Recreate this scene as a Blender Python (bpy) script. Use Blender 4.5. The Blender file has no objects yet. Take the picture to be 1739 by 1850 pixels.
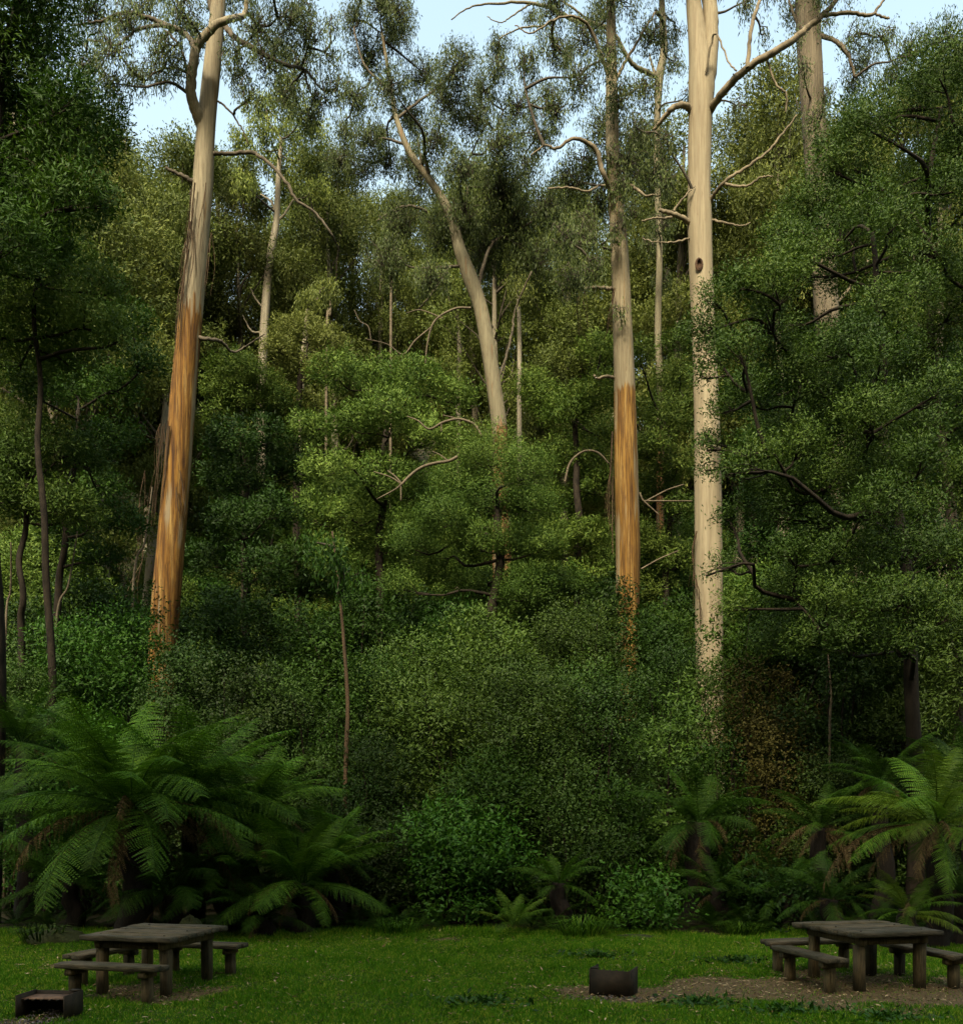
import bpy, math, random
import numpy as np
from mathutils import Vector
S = bpy.context.scene
COL = S.collection
rad = math.radians

# ------------------------------------------------------------------ camera, sky, sun, exposure
F, HY, CX, CH = 1700.0, 1476.0, 869.5, 2.27      # focal length in photo pixels, horizon row, centre column, eye height
cd = bpy.data.cameras.new("camera"); cam = bpy.data.objects.new("camera", cd); COL.objects.link(cam)
cam.location = (0, 0, CH); cam.rotation_euler = (rad(90), 0, 0)
cd.sensor_fit = 'HORIZONTAL'; cd.sensor_width = 36; cd.lens = F / 1739 * 36
cd.shift_y = (HY - 925) / 1739; cd.clip_end = 3000; cd.clip_start = .05
S.camera = cam
SUN_EL, SUN_AZ = rad(46), rad(196)                # azimuth clockwise from +Y: behind the camera, a little to the left
w = bpy.data.worlds.new("World"); S.world = w; w.use_nodes = True
wn = w.node_tree.nodes; bg = wn["Background"]
sk = wn.new("ShaderNodeTexSky"); sk.sky_type = 'NISHITA'; sk.sun_disc = False
sk.sun_elevation = SUN_EL; sk.sun_rotation = SUN_AZ; sk.air_density = 2.6; sk.dust_density = 5.0; sk.ozone_density = .25
w.node_tree.links.new(sk.outputs[0], bg.inputs[0]); bg.inputs[1].default_value = .15
sl = bpy.data.lights.new("sun", 'SUN'); sl.energy = 3.6; sl.angle = rad(9); sl.color = (1, .90, .72)
so = bpy.data.objects.new("sun", sl); COL.objects.link(so)
sd = Vector((math.sin(SUN_AZ) * math.cos(SUN_EL), math.cos(SUN_AZ) * math.cos(SUN_EL), math.sin(SUN_EL)))
so.rotation_euler = sd.to_track_quat('Z', 'Y').to_euler(); so.location = (0, -20, 40)
S.view_settings.view_transform = 'Standard'; S.view_settings.look = 'None'
S.view_settings.exposure = 1.28; S.view_settings.gamma = 1
S.cycles.max_bounces = 5; S.cycles.diffuse_bounces = 2; S.cycles.glossy_bounces = 2; S.cycles.transmission_bounces = 3
S.cycles.use_denoising = True

# ------------------------------------------------------------------ helpers
def P(px, py, D):                                  # a place D metres off, seen at that point of the photo
    return np.array([(px - CX) / F * D, D, CH - (py - HY) / F * D])
def nrm(a):
    return a / np.maximum(np.linalg.norm(a, axis=-1, keepdims=True), 1e-9)
def tz(x, y):                                      # height of the ground
    x = np.asarray(x, float); y = np.asarray(y, float)
    t = np.clip(y - 37, 0, None)
    h = np.where(t < 14, t * t / 28 * .66, (t - 7) * .66)
    h = np.where(y > 135, (135 - 44) * .66 + (y - 135) * .12, h)
    h = h + np.clip(y - 30, 0, 30) / 30 * 1.4 * (np.sin(x * .11 + 1) + np.sin(x * .05 + y * .07))
    b = np.clip(-y - 16, 0, None)                  # unseen slope added behind the camera to block low sky and sun
    h = h + np.where(b < 10, b * b / 20 * .55, (b - 5) * .55)
    h = h + .12 * np.exp(-((x + 6.9) ** 2 / 1.2 + (y - 16.9) ** 2 / 1.0)) * 1.2
    return h + .035 * np.sin(x * .9 + .3 * y) * np.sin(y * .55)

class G:                                           # a growing mesh: vertices, faces (n-gons of one or several sizes), a value per face
    def __init__(s): s.v = []; s.f = []; s.c = []; s.n = 0
    def add(s, v, f, c=None):
        v = np.asarray(v, np.float32).reshape(-1, 3); f = np.asarray(f, np.int32)
        s.v.append(v); s.f.append(f + s.n); s.n += len(v)
        s.c.append(np.full(len(f), .5, np.float32) if c is None else np.broadcast_to(np.asarray(c, np.float32), (len(f),)))
    def mesh(s, name, mats, origin=(0, 0, 0), smooth=False):
        me = bpy.data.meshes.new(name)
        if not s.v: return me
        v = np.concatenate(s.v) - np.asarray(origin, np.float32)
        me.vertices.add(len(v)); me.vertices.foreach_set("co", v.ravel())
        idx = np.concatenate([f.ravel() for f in s.f]); tot = np.concatenate([np.full(len(f), f.shape[1], np.int32) for f in s.f])
        me.loops.add(len(idx)); me.loops.foreach_set("vertex_index", idx)
        me.polygons.add(len(tot)); me.polygons.foreach_set("loop_start", np.concatenate([[0], np.cumsum(tot)[:-1]]).astype(np.int32))
        me.polygons.foreach_set("loop_total", tot)
        me.update(calc_edges=True)
        a = me.attributes.new("v", 'FLOAT', 'FACE'); a.data.foreach_set("value", np.concatenate(s.c))
        if smooth: me.polygons.foreach_set("use_smooth", np.ones(len(tot), bool))
        for m in (mats if isinstance(mats, (list, tuple)) else [mats]): me.materials.append(m)
        return me
def tag(o, label=None, cat=None, group=None, kind=None):
    if label: o['label'] = label
    if cat: o['category'] = cat
    if group: o['group'] = group
    if kind: o['kind'] = kind
    return o
def root(name, loc, label, cat, group=None, rz=0, sc=1):
    o = bpy.data.objects.new(name, None); COL.objects.link(o); o.empty_display_size = .2
    o.location = [float(q) for q in loc]; o.rotation_euler = (0, 0, rz); o.scale = (sc,) * 3 if np.isscalar(sc) else sc
    return tag(o, label, cat, group)
def part(name, g, mat, parent=None, smooth=False, label=None, local=False):
    org = (0, 0, 0) if (local or parent is None) else tuple(parent.location)
    me = g.mesh(name, mat, org, smooth) if isinstance(g, G) else g
    o = bpy.data.objects.new(name, me); COL.objects.link(o)
    if parent is not None: o.parent = parent
    if label: o['label'] = label
    return o
def copy_tree(o, parent=None):
    c = o.copy(); COL.objects.link(c); c.parent = parent
    for ch in list(o.children): copy_tree(ch, c)
    return c

def tube(g, pts, radii, seg=8, c=.5, rough=0, rng=None, cap=True):
    pts = np.asarray(pts, float); n = len(pts); radii = np.broadcast_to(np.asarray(radii, float), (n,))
    t = nrm(np.gradient(pts, axis=0)); ref = np.array([1., 0, 0]) if abs(t[0][0]) < .8 else np.array([0, 0, 1.])
    if abs(t[:, 0]).max() > .95 and abs(t[0][2]) < .9: ref = np.array([0, .3, 1.])
    u = nrm(ref - (t @ ref)[:, None] * t); w_ = np.cross(t, u)
    a = np.arange(seg) / seg * 2 * np.pi
    rr = radii[:, None] * np.ones((1, seg))
    if rough and rng is not None:
        ph = rng.uniform(0, 6.28, 6); z = np.linspace(0, n * .35, n)[:, None]
        m = np.sin(3 * a + ph[0] + .5 * np.sin(z * .5 + ph[3])) * .5 + np.sin(5 * a + ph[1] + z * .15) * .35 + np.sin(2 * a + ph[2] + z * .1) * .5 + rng.normal(0, .25, (n, seg))
        rr = rr * (1 + rough * m)
    v = pts[:, None] + rr[..., None] * (np.cos(a)[None, :, None] * u[:, None] + np.sin(a)[None, :, None] * w_[:, None])
    i = np.arange(n - 1)[:, None] * seg; j = np.arange(seg)[None]; k = (j + 1) % seg
    f = np.stack([i + j, i + k, i + seg + k, i + seg + j], -1).reshape(-1, 4)
    base = g.n; g.add(v, f, c)
    if cap:
        g.f.append(np.array([list(range(base + (n - 1) * seg, base + n * seg))], np.int32)); g.c.append(np.array([.5], np.float32))
def smooth_line(pts, n):                           # Catmull-Rom through pts, n samples
    p = np.asarray(pts, float); q = np.vstack([2 * p[0] - p[1], p, 2 * p[-1] - p[-2]])
    t = np.linspace(0, len(p) - 1 - 1e-6, n); i = t.astype(int); u = (t - i)[:, None]
    a, b, c_, d = q[i], q[i + 1], q[i + 2], q[i + 3]
    return .5 * (2 * b + (c_ - a) * u + (2 * a - 5 * b + 4 * c_ - d) * u ** 2 + (3 * b - a - 3 * c_ + d) * u ** 3)
def leaves(g, pos, axis, normal, L, W, c, quad=True):
    n = len(pos); L = np.broadcast_to(L, (n,))[:, None]; W = np.broadcast_to(W, (n,))[:, None]
    a = nrm(axis); s = nrm(np.cross(a, normal)); b = np.cross(s, a)
    if quad:
        v = np.stack([pos, pos + a * L * .45 + s * W * .5, pos + a * L - b * L * .12, pos + a * L * .45 - s * W * .5], 1)
        g.add(v, np.arange(n * 4).reshape(n, 4), c)
    else:
        v = np.stack([pos, pos + a * L * .8 + s * W * .5, pos + a * L * .7 - s * W * .5], 1)
        g.add(v, np.arange(n * 3).reshape(n, 3), c)
def sph(rng, n): return nrm(rng.normal(size=(n, 3)))

def puff(g, c, r, n, L, W, rng, per=10, spread=.14, quad=True, up=.35, flat=.45, v0=.5):
    """a rounded, flat bottomed cushion of foliage: sprays of leaves over a lumpy shell"""
    m = max(1, n // per); u = sph(rng, m * 2); u = u[u[:, 2] > -.45 - rng.uniform(0, .4, len(u))][:m]; m = len(u)
    d = sph(rng, 9); d[:, 2] = np.abs(d[:, 2]) * .8; d = nrm(d)
    lump = .72 + .36 * np.exp(9 * (u @ d.T - 1)).max(1) + rng.normal(0, .05, m)
    t = 1 - np.abs(rng.normal(0, .2, m)); t = np.where(rng.random(m) < .15, rng.uniform(.2, .9, m), t)
    q = u * np.asarray(r) * (lump * t)[:, None]; q[:, 2] = np.where(q[:, 2] < 0, q[:, 2] * flat, q[:, 2])
    k = np.repeat(np.arange(m), per); N = len(k)
    dirs = nrm(u + rng.normal(0, .4, (m, 3)) + np.array([0, 0, up]))
    off = rng.normal(0, spread, (N, 3)); pos = np.asarray(c) + q[k] + off + dirs[k] * rng.uniform(-.3, .9, (N, 1)) * spread
    ax = nrm(dirs[k] * .55 + rng.normal(0, .65, (N, 3)))
    nn = nrm(u[k] * .9 + np.array([0, 0, .5]) + rng.normal(0, .30, (N, 3)))
    cc = np.clip(v0 + rng.normal(0, .09, m)[k] + rng.normal(0, .07, N), 0, 1)
    leaves(g, pos, ax, nn, L * rng.uniform(.7, 1.25, N), W * rng.uniform(.8, 1.2, N), cc, quad)
def hang(g, c, r, n, L, W, rng, per=22, quad=True, v0=.5, tw=None):
    """an airy clump of gum foliage: bunches of leaves hanging below fine twigs"""
    m = max(1, n // per); u = sph(rng, m); t = rng.random(m) ** .45
    q = u * t[:, None] * np.asarray(r)
    k = np.repeat(np.arange(m), per); N = len(k)
    off = rng.normal(0, 1, (N, 3)) * np.array([.11, .11, .20]) * (L / .16) ** .6; off[:, 2] -= .16
    pos = np.asarray(c) + q[k] + off
    ax = nrm(np.array([0, 0, -1.]) + rng.normal(0, .38, (N, 3)))
    nn = rng.normal(size=(N, 3)); nn[:, 2] += .3
    cc = np.clip(v0 + rng.normal(0, .12, m)[k] + rng.normal(0, .12, N), 0, 1)
    leaves(g, pos, ax, nn, L * rng.uniform(.7, 1.25, N), W * rng.uniform(.8, 1.2, N), cc, quad)
    if tw is not None:
        for i in range(0, m):
            a = np.asarray(c) + q[i]; b = np.asarray(c) + q[i] * .25 + rng.normal(0, .15, 3) - np.array([0, 0, .25 * np.max(r)])
            tube(tw, smooth_line([b, (a + b) / 2 + rng.normal(0, .1, 3) + [0, 0, .12], a], 5), np.linspace(.02, .006, 5), 3, cap=False)
def limb_to(g, start, end, r0, r1, rng, sag=0., seg=6, n=9, wob=.12):
    start = np.asarray(start, float); end = np.asarray(end, float); L = np.linalg.norm(end - start)
    m1 = start + (end - start) * .35 + rng.normal(0, wob * L * .5, 3) + np.array([0, 0, -sag * L])
    m2 = start + (end - start) * .7 + rng.normal(0, wob * L * .5, 3) + np.array([0, 0, -sag * L * .4])
    p = smooth_line([start, m1, m2, end], n); tube(g, p, np.linspace(r0, r1, n), seg, cap=False); return p

# ------------------------------------------------------------------ materials
def mat_new(name):
    m = bpy.data.materials.new(name); m.use_nodes = True; nt = m.node_tree; nt.nodes.clear()
    out = nt.nodes.new("ShaderNodeOutputMaterial"); return m, nt, out
def N(nt, t, **kw):
    n = nt.nodes.new(t)
    for k, v in kw.items():
        if k.startswith("i_"): n.inputs[int(k[2:])].default_value = v
        else: setattr(n, k, v)
    return n
def ramp(nt, stops, fac=None, interp='LINEAR'):
    r = nt.nodes.new("ShaderNodeValToRGB"); e = r.color_ramp.elements; r.color_ramp.interpolation = interp
    while len(e) < len(stops): e.new(.5)
    for q, (p, c) in zip(e, stops): q.position = p; q.color = tuple(c) + (1,)
    if fac is not None: nt.links.new(fac, r.inputs[0])
    return r
def leaf_mat(name, dark, mid, light, trans=.28, rough=.5, spec=.35, objvar=.35, hue=.02, gk=.98):
    m, nt, out = mat_new(name); L = nt.links.new
    at = N(nt, "ShaderNodeAttribute", attribute_name="v"); oi = N(nt, "ShaderNodeObjectInfo")
    dark, mid, light = [(q[0] * .92, q[1] * gk, q[2] * .30) for q in (dark, mid, light)] if gk else (dark, mid, light); spec *= .4; rough = min(.75, rough + .12)
    rp = ramp(nt, [(.1, dark), (.5, mid), (.9, light)], at.outputs['Fac'])
    mr = N(nt, "ShaderNodeMapRange"); mr.inputs[3].default_value = 1 - objvar; mr.inputs[4].default_value = 1 + objvar * .6; L(oi.outputs['Random'], mr.inputs[0])
    hs = N(nt, "ShaderNodeHueSaturation"); L(rp.outputs[0], hs.inputs['Color']); L(mr.outputs[0], hs.inputs['Value'])
    mh = N(nt, "ShaderNodeMapRange"); mh.inputs[3].default_value = .5 - hue; mh.inputs[4].default_value = .5 + hue
    ml = N(nt, "ShaderNodeMath", operation='FRACT'); mm = N(nt, "ShaderNodeMath", operation='MULTIPLY', i_1=7.3); L(oi.outputs['Random'], mm.inputs[0]); L(mm.outputs[0], ml.inputs[0])
    L(ml.outputs[0], mh.inputs[0]); L(mh.outputs[0], hs.inputs['Hue'])
    b = N(nt, "ShaderNodeBsdfPrincipled"); b.inputs['Roughness'].default_value = rough; b.inputs['Specular IOR Level'].default_value = spec
    t = N(nt, "ShaderNodeBsdfTranslucent"); L(hs.outputs[0], b.inputs['Base Color']); L(hs.outputs[0], t.inputs[0])
    mx = N(nt, "ShaderNodeMixShader", i_0=trans); L(b.outputs[0], mx.inputs[1]); L(t.outputs[0], mx.inputs[2]); L(mx.outputs[0], out.inputs[0])
    return m
def bark_mat(name, pale, streak, peeled=None, peel_z=None, amp=1.0, fib=1.0, bump=.5, dark_fleck=.5):
    """smooth gum bark with vertical streaks; below peel_z the fresh orange-brown bark"""
    m, nt, out = mat_new(name); L = nt.links.new
    tc = N(nt, "ShaderNodeTexCoord")
    def noise(sx, sz, detail=4, rough=.6):
        mp = N(nt, "ShaderNodeMapping"); mp.inputs['Scale'].default_value = (sx, sx, sz); L(tc.outputs['Object'], mp.inputs[0])
        n = N(nt, "ShaderNodeTexNoise"); n.inputs['Scale'].default_value = 1; n.inputs['Detail'].default_value = detail; n.inputs['Roughness'].default_value = rough
        L(mp.outputs[0], n.inputs[0]); return n
    n1 = noise(5, .25); n5 = noise(10, .10, 3, .5); n6 = noise(2.2, .16, 3, .5); n2 = noise(22 * fib, .8, 5, .65); n3 = noise(1.5, .5); n4 = noise(9, 1.6, 6, .7)
    r1 = ramp(nt, [(.3, tuple(np.array(pale) * .72)), (.5, pale), (.75, tuple(np.minimum(np.array(pale) * 1.22, .9)))], n1.outputs[0])
    r2 = ramp(nt, [(.42, (0, 0, 0)), (.62, (1, 1, 1))], n2.outputs[0])
    mx = N(nt, "ShaderNodeMix", data_type='RGBA'); L(r1.outputs[0], mx.inputs[6]); mx.inputs[7].default_value = tuple(streak) + (1,)
    sc = N(nt, "ShaderNodeMath", operation='MULTIPLY', i_1=.8); L(r2.outputs[0], sc.inputs[0]); L(sc.outputs[0], mx.inputs[0])
    col = mx.outputs[2]
    if peeled:
        rp = ramp(nt, [(.30, peeled[0]), (.5, peeled[1]), (.66, peeled[2])], n1.outputs[0])
        r5 = ramp(nt, [(.42, (.22, .15, .12)), (.58, (1, 1, 1))], n2.outputs[0])
        mu = N(nt, "ShaderNodeMix", data_type='RGBA', blend_type='MULTIPLY'); mu.inputs[0].default_value = .75; L(rp.outputs[0], mu.inputs[6]); L(r5.outputs[0], mu.inputs[7])
        sp = N(nt, "ShaderNodeSeparateXYZ"); L(tc.outputs['Object'], sp.inputs[0])
        a = N(nt, "ShaderNodeMath", operation='MULTIPLY_ADD', i_1=amp * 9, i_2=-amp * 4.5); L(n5.outputs[0], a.inputs[0])
        a2 = N(nt, "ShaderNodeMath", operation='ADD'); L(a.outputs[0], a2.inputs[0]); L(sp.outputs[2], a2.inputs[1])
        mr = N(nt, "ShaderNodeMapRange"); mr.inputs[1].default_value = peel_z - .08; mr.inputs[2].default_value = peel_z + .08; L(a2.outputs[0], mr.inputs[0])
        pr = ramp(nt, [(.56, (0, 0, 0)), (.60, (.75, .75, .75))], n6.outputs[0])   # cream islands left in the orange, a few orange streaks above it
        mxx = N(nt, "ShaderNodeMath", operation='MAXIMUM'); L(pr.outputs[0], mxx.inputs[0]); L(mr.outputs[0], mxx.inputs[1])
        ps = ramp(nt, [(.33, (1, 1, 1)), (.37, (0, 0, 0))], n5.outputs[0]); inv = N(nt, "ShaderNodeMath", operation='MULTIPLY_ADD', i_1=-.6, i_2=1.0); L(ps.outputs[0], inv.inputs[0])
        mr = N(nt, "ShaderNodeMath", operation='MULTIPLY'); L(mxx.outputs[0], mr.inputs[0]); L(inv.outputs[0], mr.inputs[1])
        m2 = N(nt, "ShaderNodeMix", data_type='RGBA'); L(mr.outputs[0], m2.inputs[0]); L(mu.outputs[2], m2.inputs[6]); L(col, m2.inputs[7]); col = m2.outputs[2]
    fl = ramp(nt, [(.60, (0, 0, 0)), (.66, (1, 1, 1))], n4.outputs[0])
    fm = N(nt, "ShaderNodeMath", operation='MULTIPLY', i_1=dark_fleck); L(fl.outputs[0], fm.inputs[0])
    m3 = N(nt, "ShaderNodeMix", data_type='RGBA'); L(fm.outputs[0], m3.inputs[0]); L(col, m3.inputs[6]); m3.inputs[7].default_value = (.06, .03, .014, 1)
    bp = N(nt, "ShaderNodeBump"); bp.inputs['Strength'].default_value = bump; bp.inputs['Distance'].default_value = .05; L(n2.outputs[0], bp.inputs['Height'])
    b = N(nt, "ShaderNodeBsdfPrincipled"); b.inputs['Roughness'].default_value = .8; b.inputs['Specular IOR Level'].default_value = .2
    L(m3.outputs[2], b.inputs['Base Color']); L(bp.outputs[0], b.inputs['Normal']); L(b.outputs[0], out.inputs[0]); return m
def rough_mat(name, c1, c2, scale=8, rough=.85, bump=.6, stretch=(1, 1, 1), spec=.25, c3=None, metal=0, tint=False):
    m, nt, out = mat_new(name); L = nt.links.new
    tc = N(nt, "ShaderNodeTexCoord"); mp = N(nt, "ShaderNodeMapping"); mp.inputs['Scale'].default_value = tuple(scale * q for q in stretch); L(tc.outputs['Object'], mp.inputs[0])
    n = N(nt, "ShaderNodeTexNoise"); n.inputs['Scale'].default_value = 1; n.inputs['Detail'].default_value = 6; n.inputs['Roughness'].default_value = .65; L(mp.outputs[0], n.inputs[0])
    r = ramp(nt, [(.3, c1), (.68, c2)] + ([(.8, c3)] if c3 else []), n.outputs[0])
    bp = N(nt, "ShaderNodeBump"); bp.inputs['Strength'].default_value = bump; bp.inputs['Distance'].default_value = .02; L(n.outputs[0], bp.inputs['Height'])
    b = N(nt, "ShaderNodeBsdfPrincipled"); b.inputs['Roughness'].default_value = rough; b.inputs['Specular IOR Level'].default_value = spec; b.inputs['Metallic'].default_value = metal
    if tint:
        at = N(nt, "ShaderNodeAttribute", attribute_name="v"); tr = ramp(nt, [(0, (.50, .50, .42)), (.5, (.95, .95, .9)), (1, (1.35, 1.22, 1.0))], at.outputs['Fac'])
        n3 = N(nt, "ShaderNodeTexNoise"); n3.inputs['Scale'].default_value = 3; n3.inputs['Detail'].default_value = 5; L(tc.outputs['Object'], n3.inputs[0]); r3 = ramp(nt, [(.35, (.45, .5, .3)), (.6, (1.1, 1.1, 1.1))], n3.outputs[0])
        m1 = N(nt, "ShaderNodeMix", data_type='RGBA', blend_type='MULTIPLY'); m1.inputs[0].default_value = 1; L(r.outputs[0], m1.inputs[6]); L(tr.outputs[0], m1.inputs[7])
        m2 = N(nt, "ShaderNodeMix", data_type='RGBA', blend_type='MULTIPLY'); m2.inputs[0].default_value = .8; L(m1.outputs[2], m2.inputs[6]); L(r3.outputs[0], m2.inputs[7]); L(m2.outputs[2], b.inputs['Base Color'])
    else: L(r.outputs[0], b.inputs['Base Color'])
    L(bp.outputs[0], b.inputs['Normal']); L(b.outputs[0], out.inputs[0]); return m

M = {}
M['blackwood'] = leaf_mat("blackwood_leaves", (.013, .030, .008), (.034, .066, .018), (.110, .158, .065), .25, .5, .5, .05, 0)
M['darkwattle'] = leaf_mat("dark_wattle_leaves", (.012, .030, .006), (.026, .060, .010), (.060, .105, .020), .25, .5, .4, .05, 0)
M['wattle'] = leaf_mat("wattle_leaves", (.017, .038, .010), (.048, .084, .028), (.150, .20, .10), .28, .55, .4, .35, .008)
M['silver'] = leaf_mat("silver_wattle_leaves", (.07, .082, .05), (.14, .155, .10), (.23, .25, .17), .28, .5, .4, .2, .006)
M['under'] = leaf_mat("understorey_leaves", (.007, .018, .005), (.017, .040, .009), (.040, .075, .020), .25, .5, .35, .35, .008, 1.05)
M['gum'] = leaf_mat("gum_leaves", (.024, .036, .035), (.058, .080, .058), (.12, .145, .095), .3, .45, .5, .2, .01)
M['hillgum'] = leaf_mat("hill_gum_leaves", (.036, .050, .024), (.090, .110, .055), (.20, .215, .13), .25, .5, .45, .35, .01)
M['shrub'] = leaf_mat("shrub_leaves", (.011, .024, .008), (.028, .052, .014), (.068, .105, .038), .2, .5, .5, .35, .012, 1.05)
M['bright'] = leaf_mat("green_shrub_leaves", (.012, .038, .008), (.028, .078, .014), (.060, .13, .028), .25, .45, .5, .2, .004, 1.05)
M['scrub'] = leaf_mat("dry_scrub_leaves", (.018, .019, .010), (.038, .035, .018), (.072, .062, .036), .15, .6, .3, .15, .004, .9)
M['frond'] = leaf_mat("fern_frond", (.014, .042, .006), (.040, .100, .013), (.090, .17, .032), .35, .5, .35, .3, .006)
M['frondd'] = leaf_mat("fern_frond_painted_shade", (.010, .028, .006), (.022, .056, .010), (.046, .09, .018), .3, .5, .3, .3, .006)  # darker copy of the green frond, shade painted into the leaf colour
M['frondy'] = leaf_mat("yellow_green_frond", (.035, .07, .012), (.065, .125, .022), (.12, .18, .04), .35, .45, .4, .3)
M['deadfrond'] = leaf_mat("dead_frond", (.035, .024, .010), (.085, .060, .026), (.165, .125, .06), .2, .7, .2, .3, 0, None)
M['grass'] = leaf_mat("grass_blades", (.032, .088, .007), (.078, .180, .015), (.25, .27, .10), .3, .5, .3, 0, 0, 1.1)
M['litter'] = leaf_mat("dry_leaf_litter", (.05, .030, .012), (.13, .085, .038), (.32, .25, .14), .05, .7, .2, 0, 0, None)
M['limbpale'] = rough_mat('limb_bark', (.05, .04, .024), (.19, .155, .095), 3, stretch=(1, 1, 1))
M['limb'] = rough_mat('dark_limb_bark', (.025, .020, .013), (.095, .078, .05), 5, stretch=(1, 1, 1))  # limb bark in a darker grey-brown
M['twig'] = rough_mat("twig_bark", (.022, .018, .012), (.07, .058, .038), 6)
M['darkbark'] = rough_mat("dark_branch_bark", (.006, .005, .0035), (.026, .020, .013), 8, stretch=(1, 1, .3), spec=.1)
M['fernbark'] = rough_mat("fibrous_fern_trunk", (.003, .002, .001), (.012, .008, .004), 26, bump=1, stretch=(1, 1, .35))
M['ribbon'] = rough_mat("dry_bark_ribbon", (.03, .018, .009), (.13, .085, .045), 10, stretch=(1, 1, .2))
M['deadwood'] = rough_mat("bleached_dead_wood", (.045, .034, .020), (.125, .10, .062), 5)
M['wood'] = rough_mat("weathered_grey_timber", (.014, .012, .008), (.100, .086, .056), 9, bump=1, stretch=(.6, 7, 7), c3=(.22, .19, .13), tint=True)
M['post'] = rough_mat("weathered_timber_post", (.020, .016, .007), (.110, .086, .045), 9, bump=.9, stretch=(5, 5, .5), tint=True)
M['steel'] = rough_mat("sooty_rusted_steel", (.008, .007, .004), (.030, .022, .012), 7, rough=.8, bump=.25, spec=.2, c3=(.055, .032, .014))
M['rust'] = rough_mat("rusty_plate", (.05, .028, .015), (.17, .10, .055), 12, rough=.8)
M['ash'] = rough_mat("ash_and_cinders", (.05, .045, .04), (.22, .20, .18), 30, rough=.95, bump=1)
M['moss'] = rough_mat("mossy_stone", (.008, .014, .003), (.030, .038, .009), 30, bump=1)

# ------------------------------------------------------------------ ground: one sheet
def dirt(x, y):
    e = lambda cx, cy, rx, ry: np.exp(-(((x - cx) / rx) ** 2 + ((y - cy) / ry) ** 2) ** 1.5)
    d = e(5.2, 12.35, 2.6, 1.35) + e(3.4, 12.25, 1.9, .62) + .9 * e(1.75, 11.95, .95, .45) + e(6.8, 11.9, 1.8, .7) + .7 * e(-4.25, 12.2, 1.0, .8) + .5 * e(-3.5, 11.9, .8, .25) + .6 * e(-4.95, 10.3, .8, .4)
    d = d * .9 + .5 * e(-5.9, 14.5, 1, .5) + .35 * e(.9, 12.6, .8, .3) + .5 * e(-1.1, 17.4, .9, .4)
    wv = .24 * (np.sin(x * 3.1 + y * 2.3) + np.sin(x * 5.3 - y * 4.1 + 1) + np.sin(x * 1.3 + y * 7.1))
    return np.clip(d * 1.25 + wv * np.clip(d * 3, 0, 1), 0, 1)
EDGE = lambda x: 18.0 + .25 * np.sin(x * .9) + .2 * np.sin(x * 2.1 + 1) + .5 * np.exp(-((x - 4.6) / 1.2) ** 2) * -.8
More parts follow.
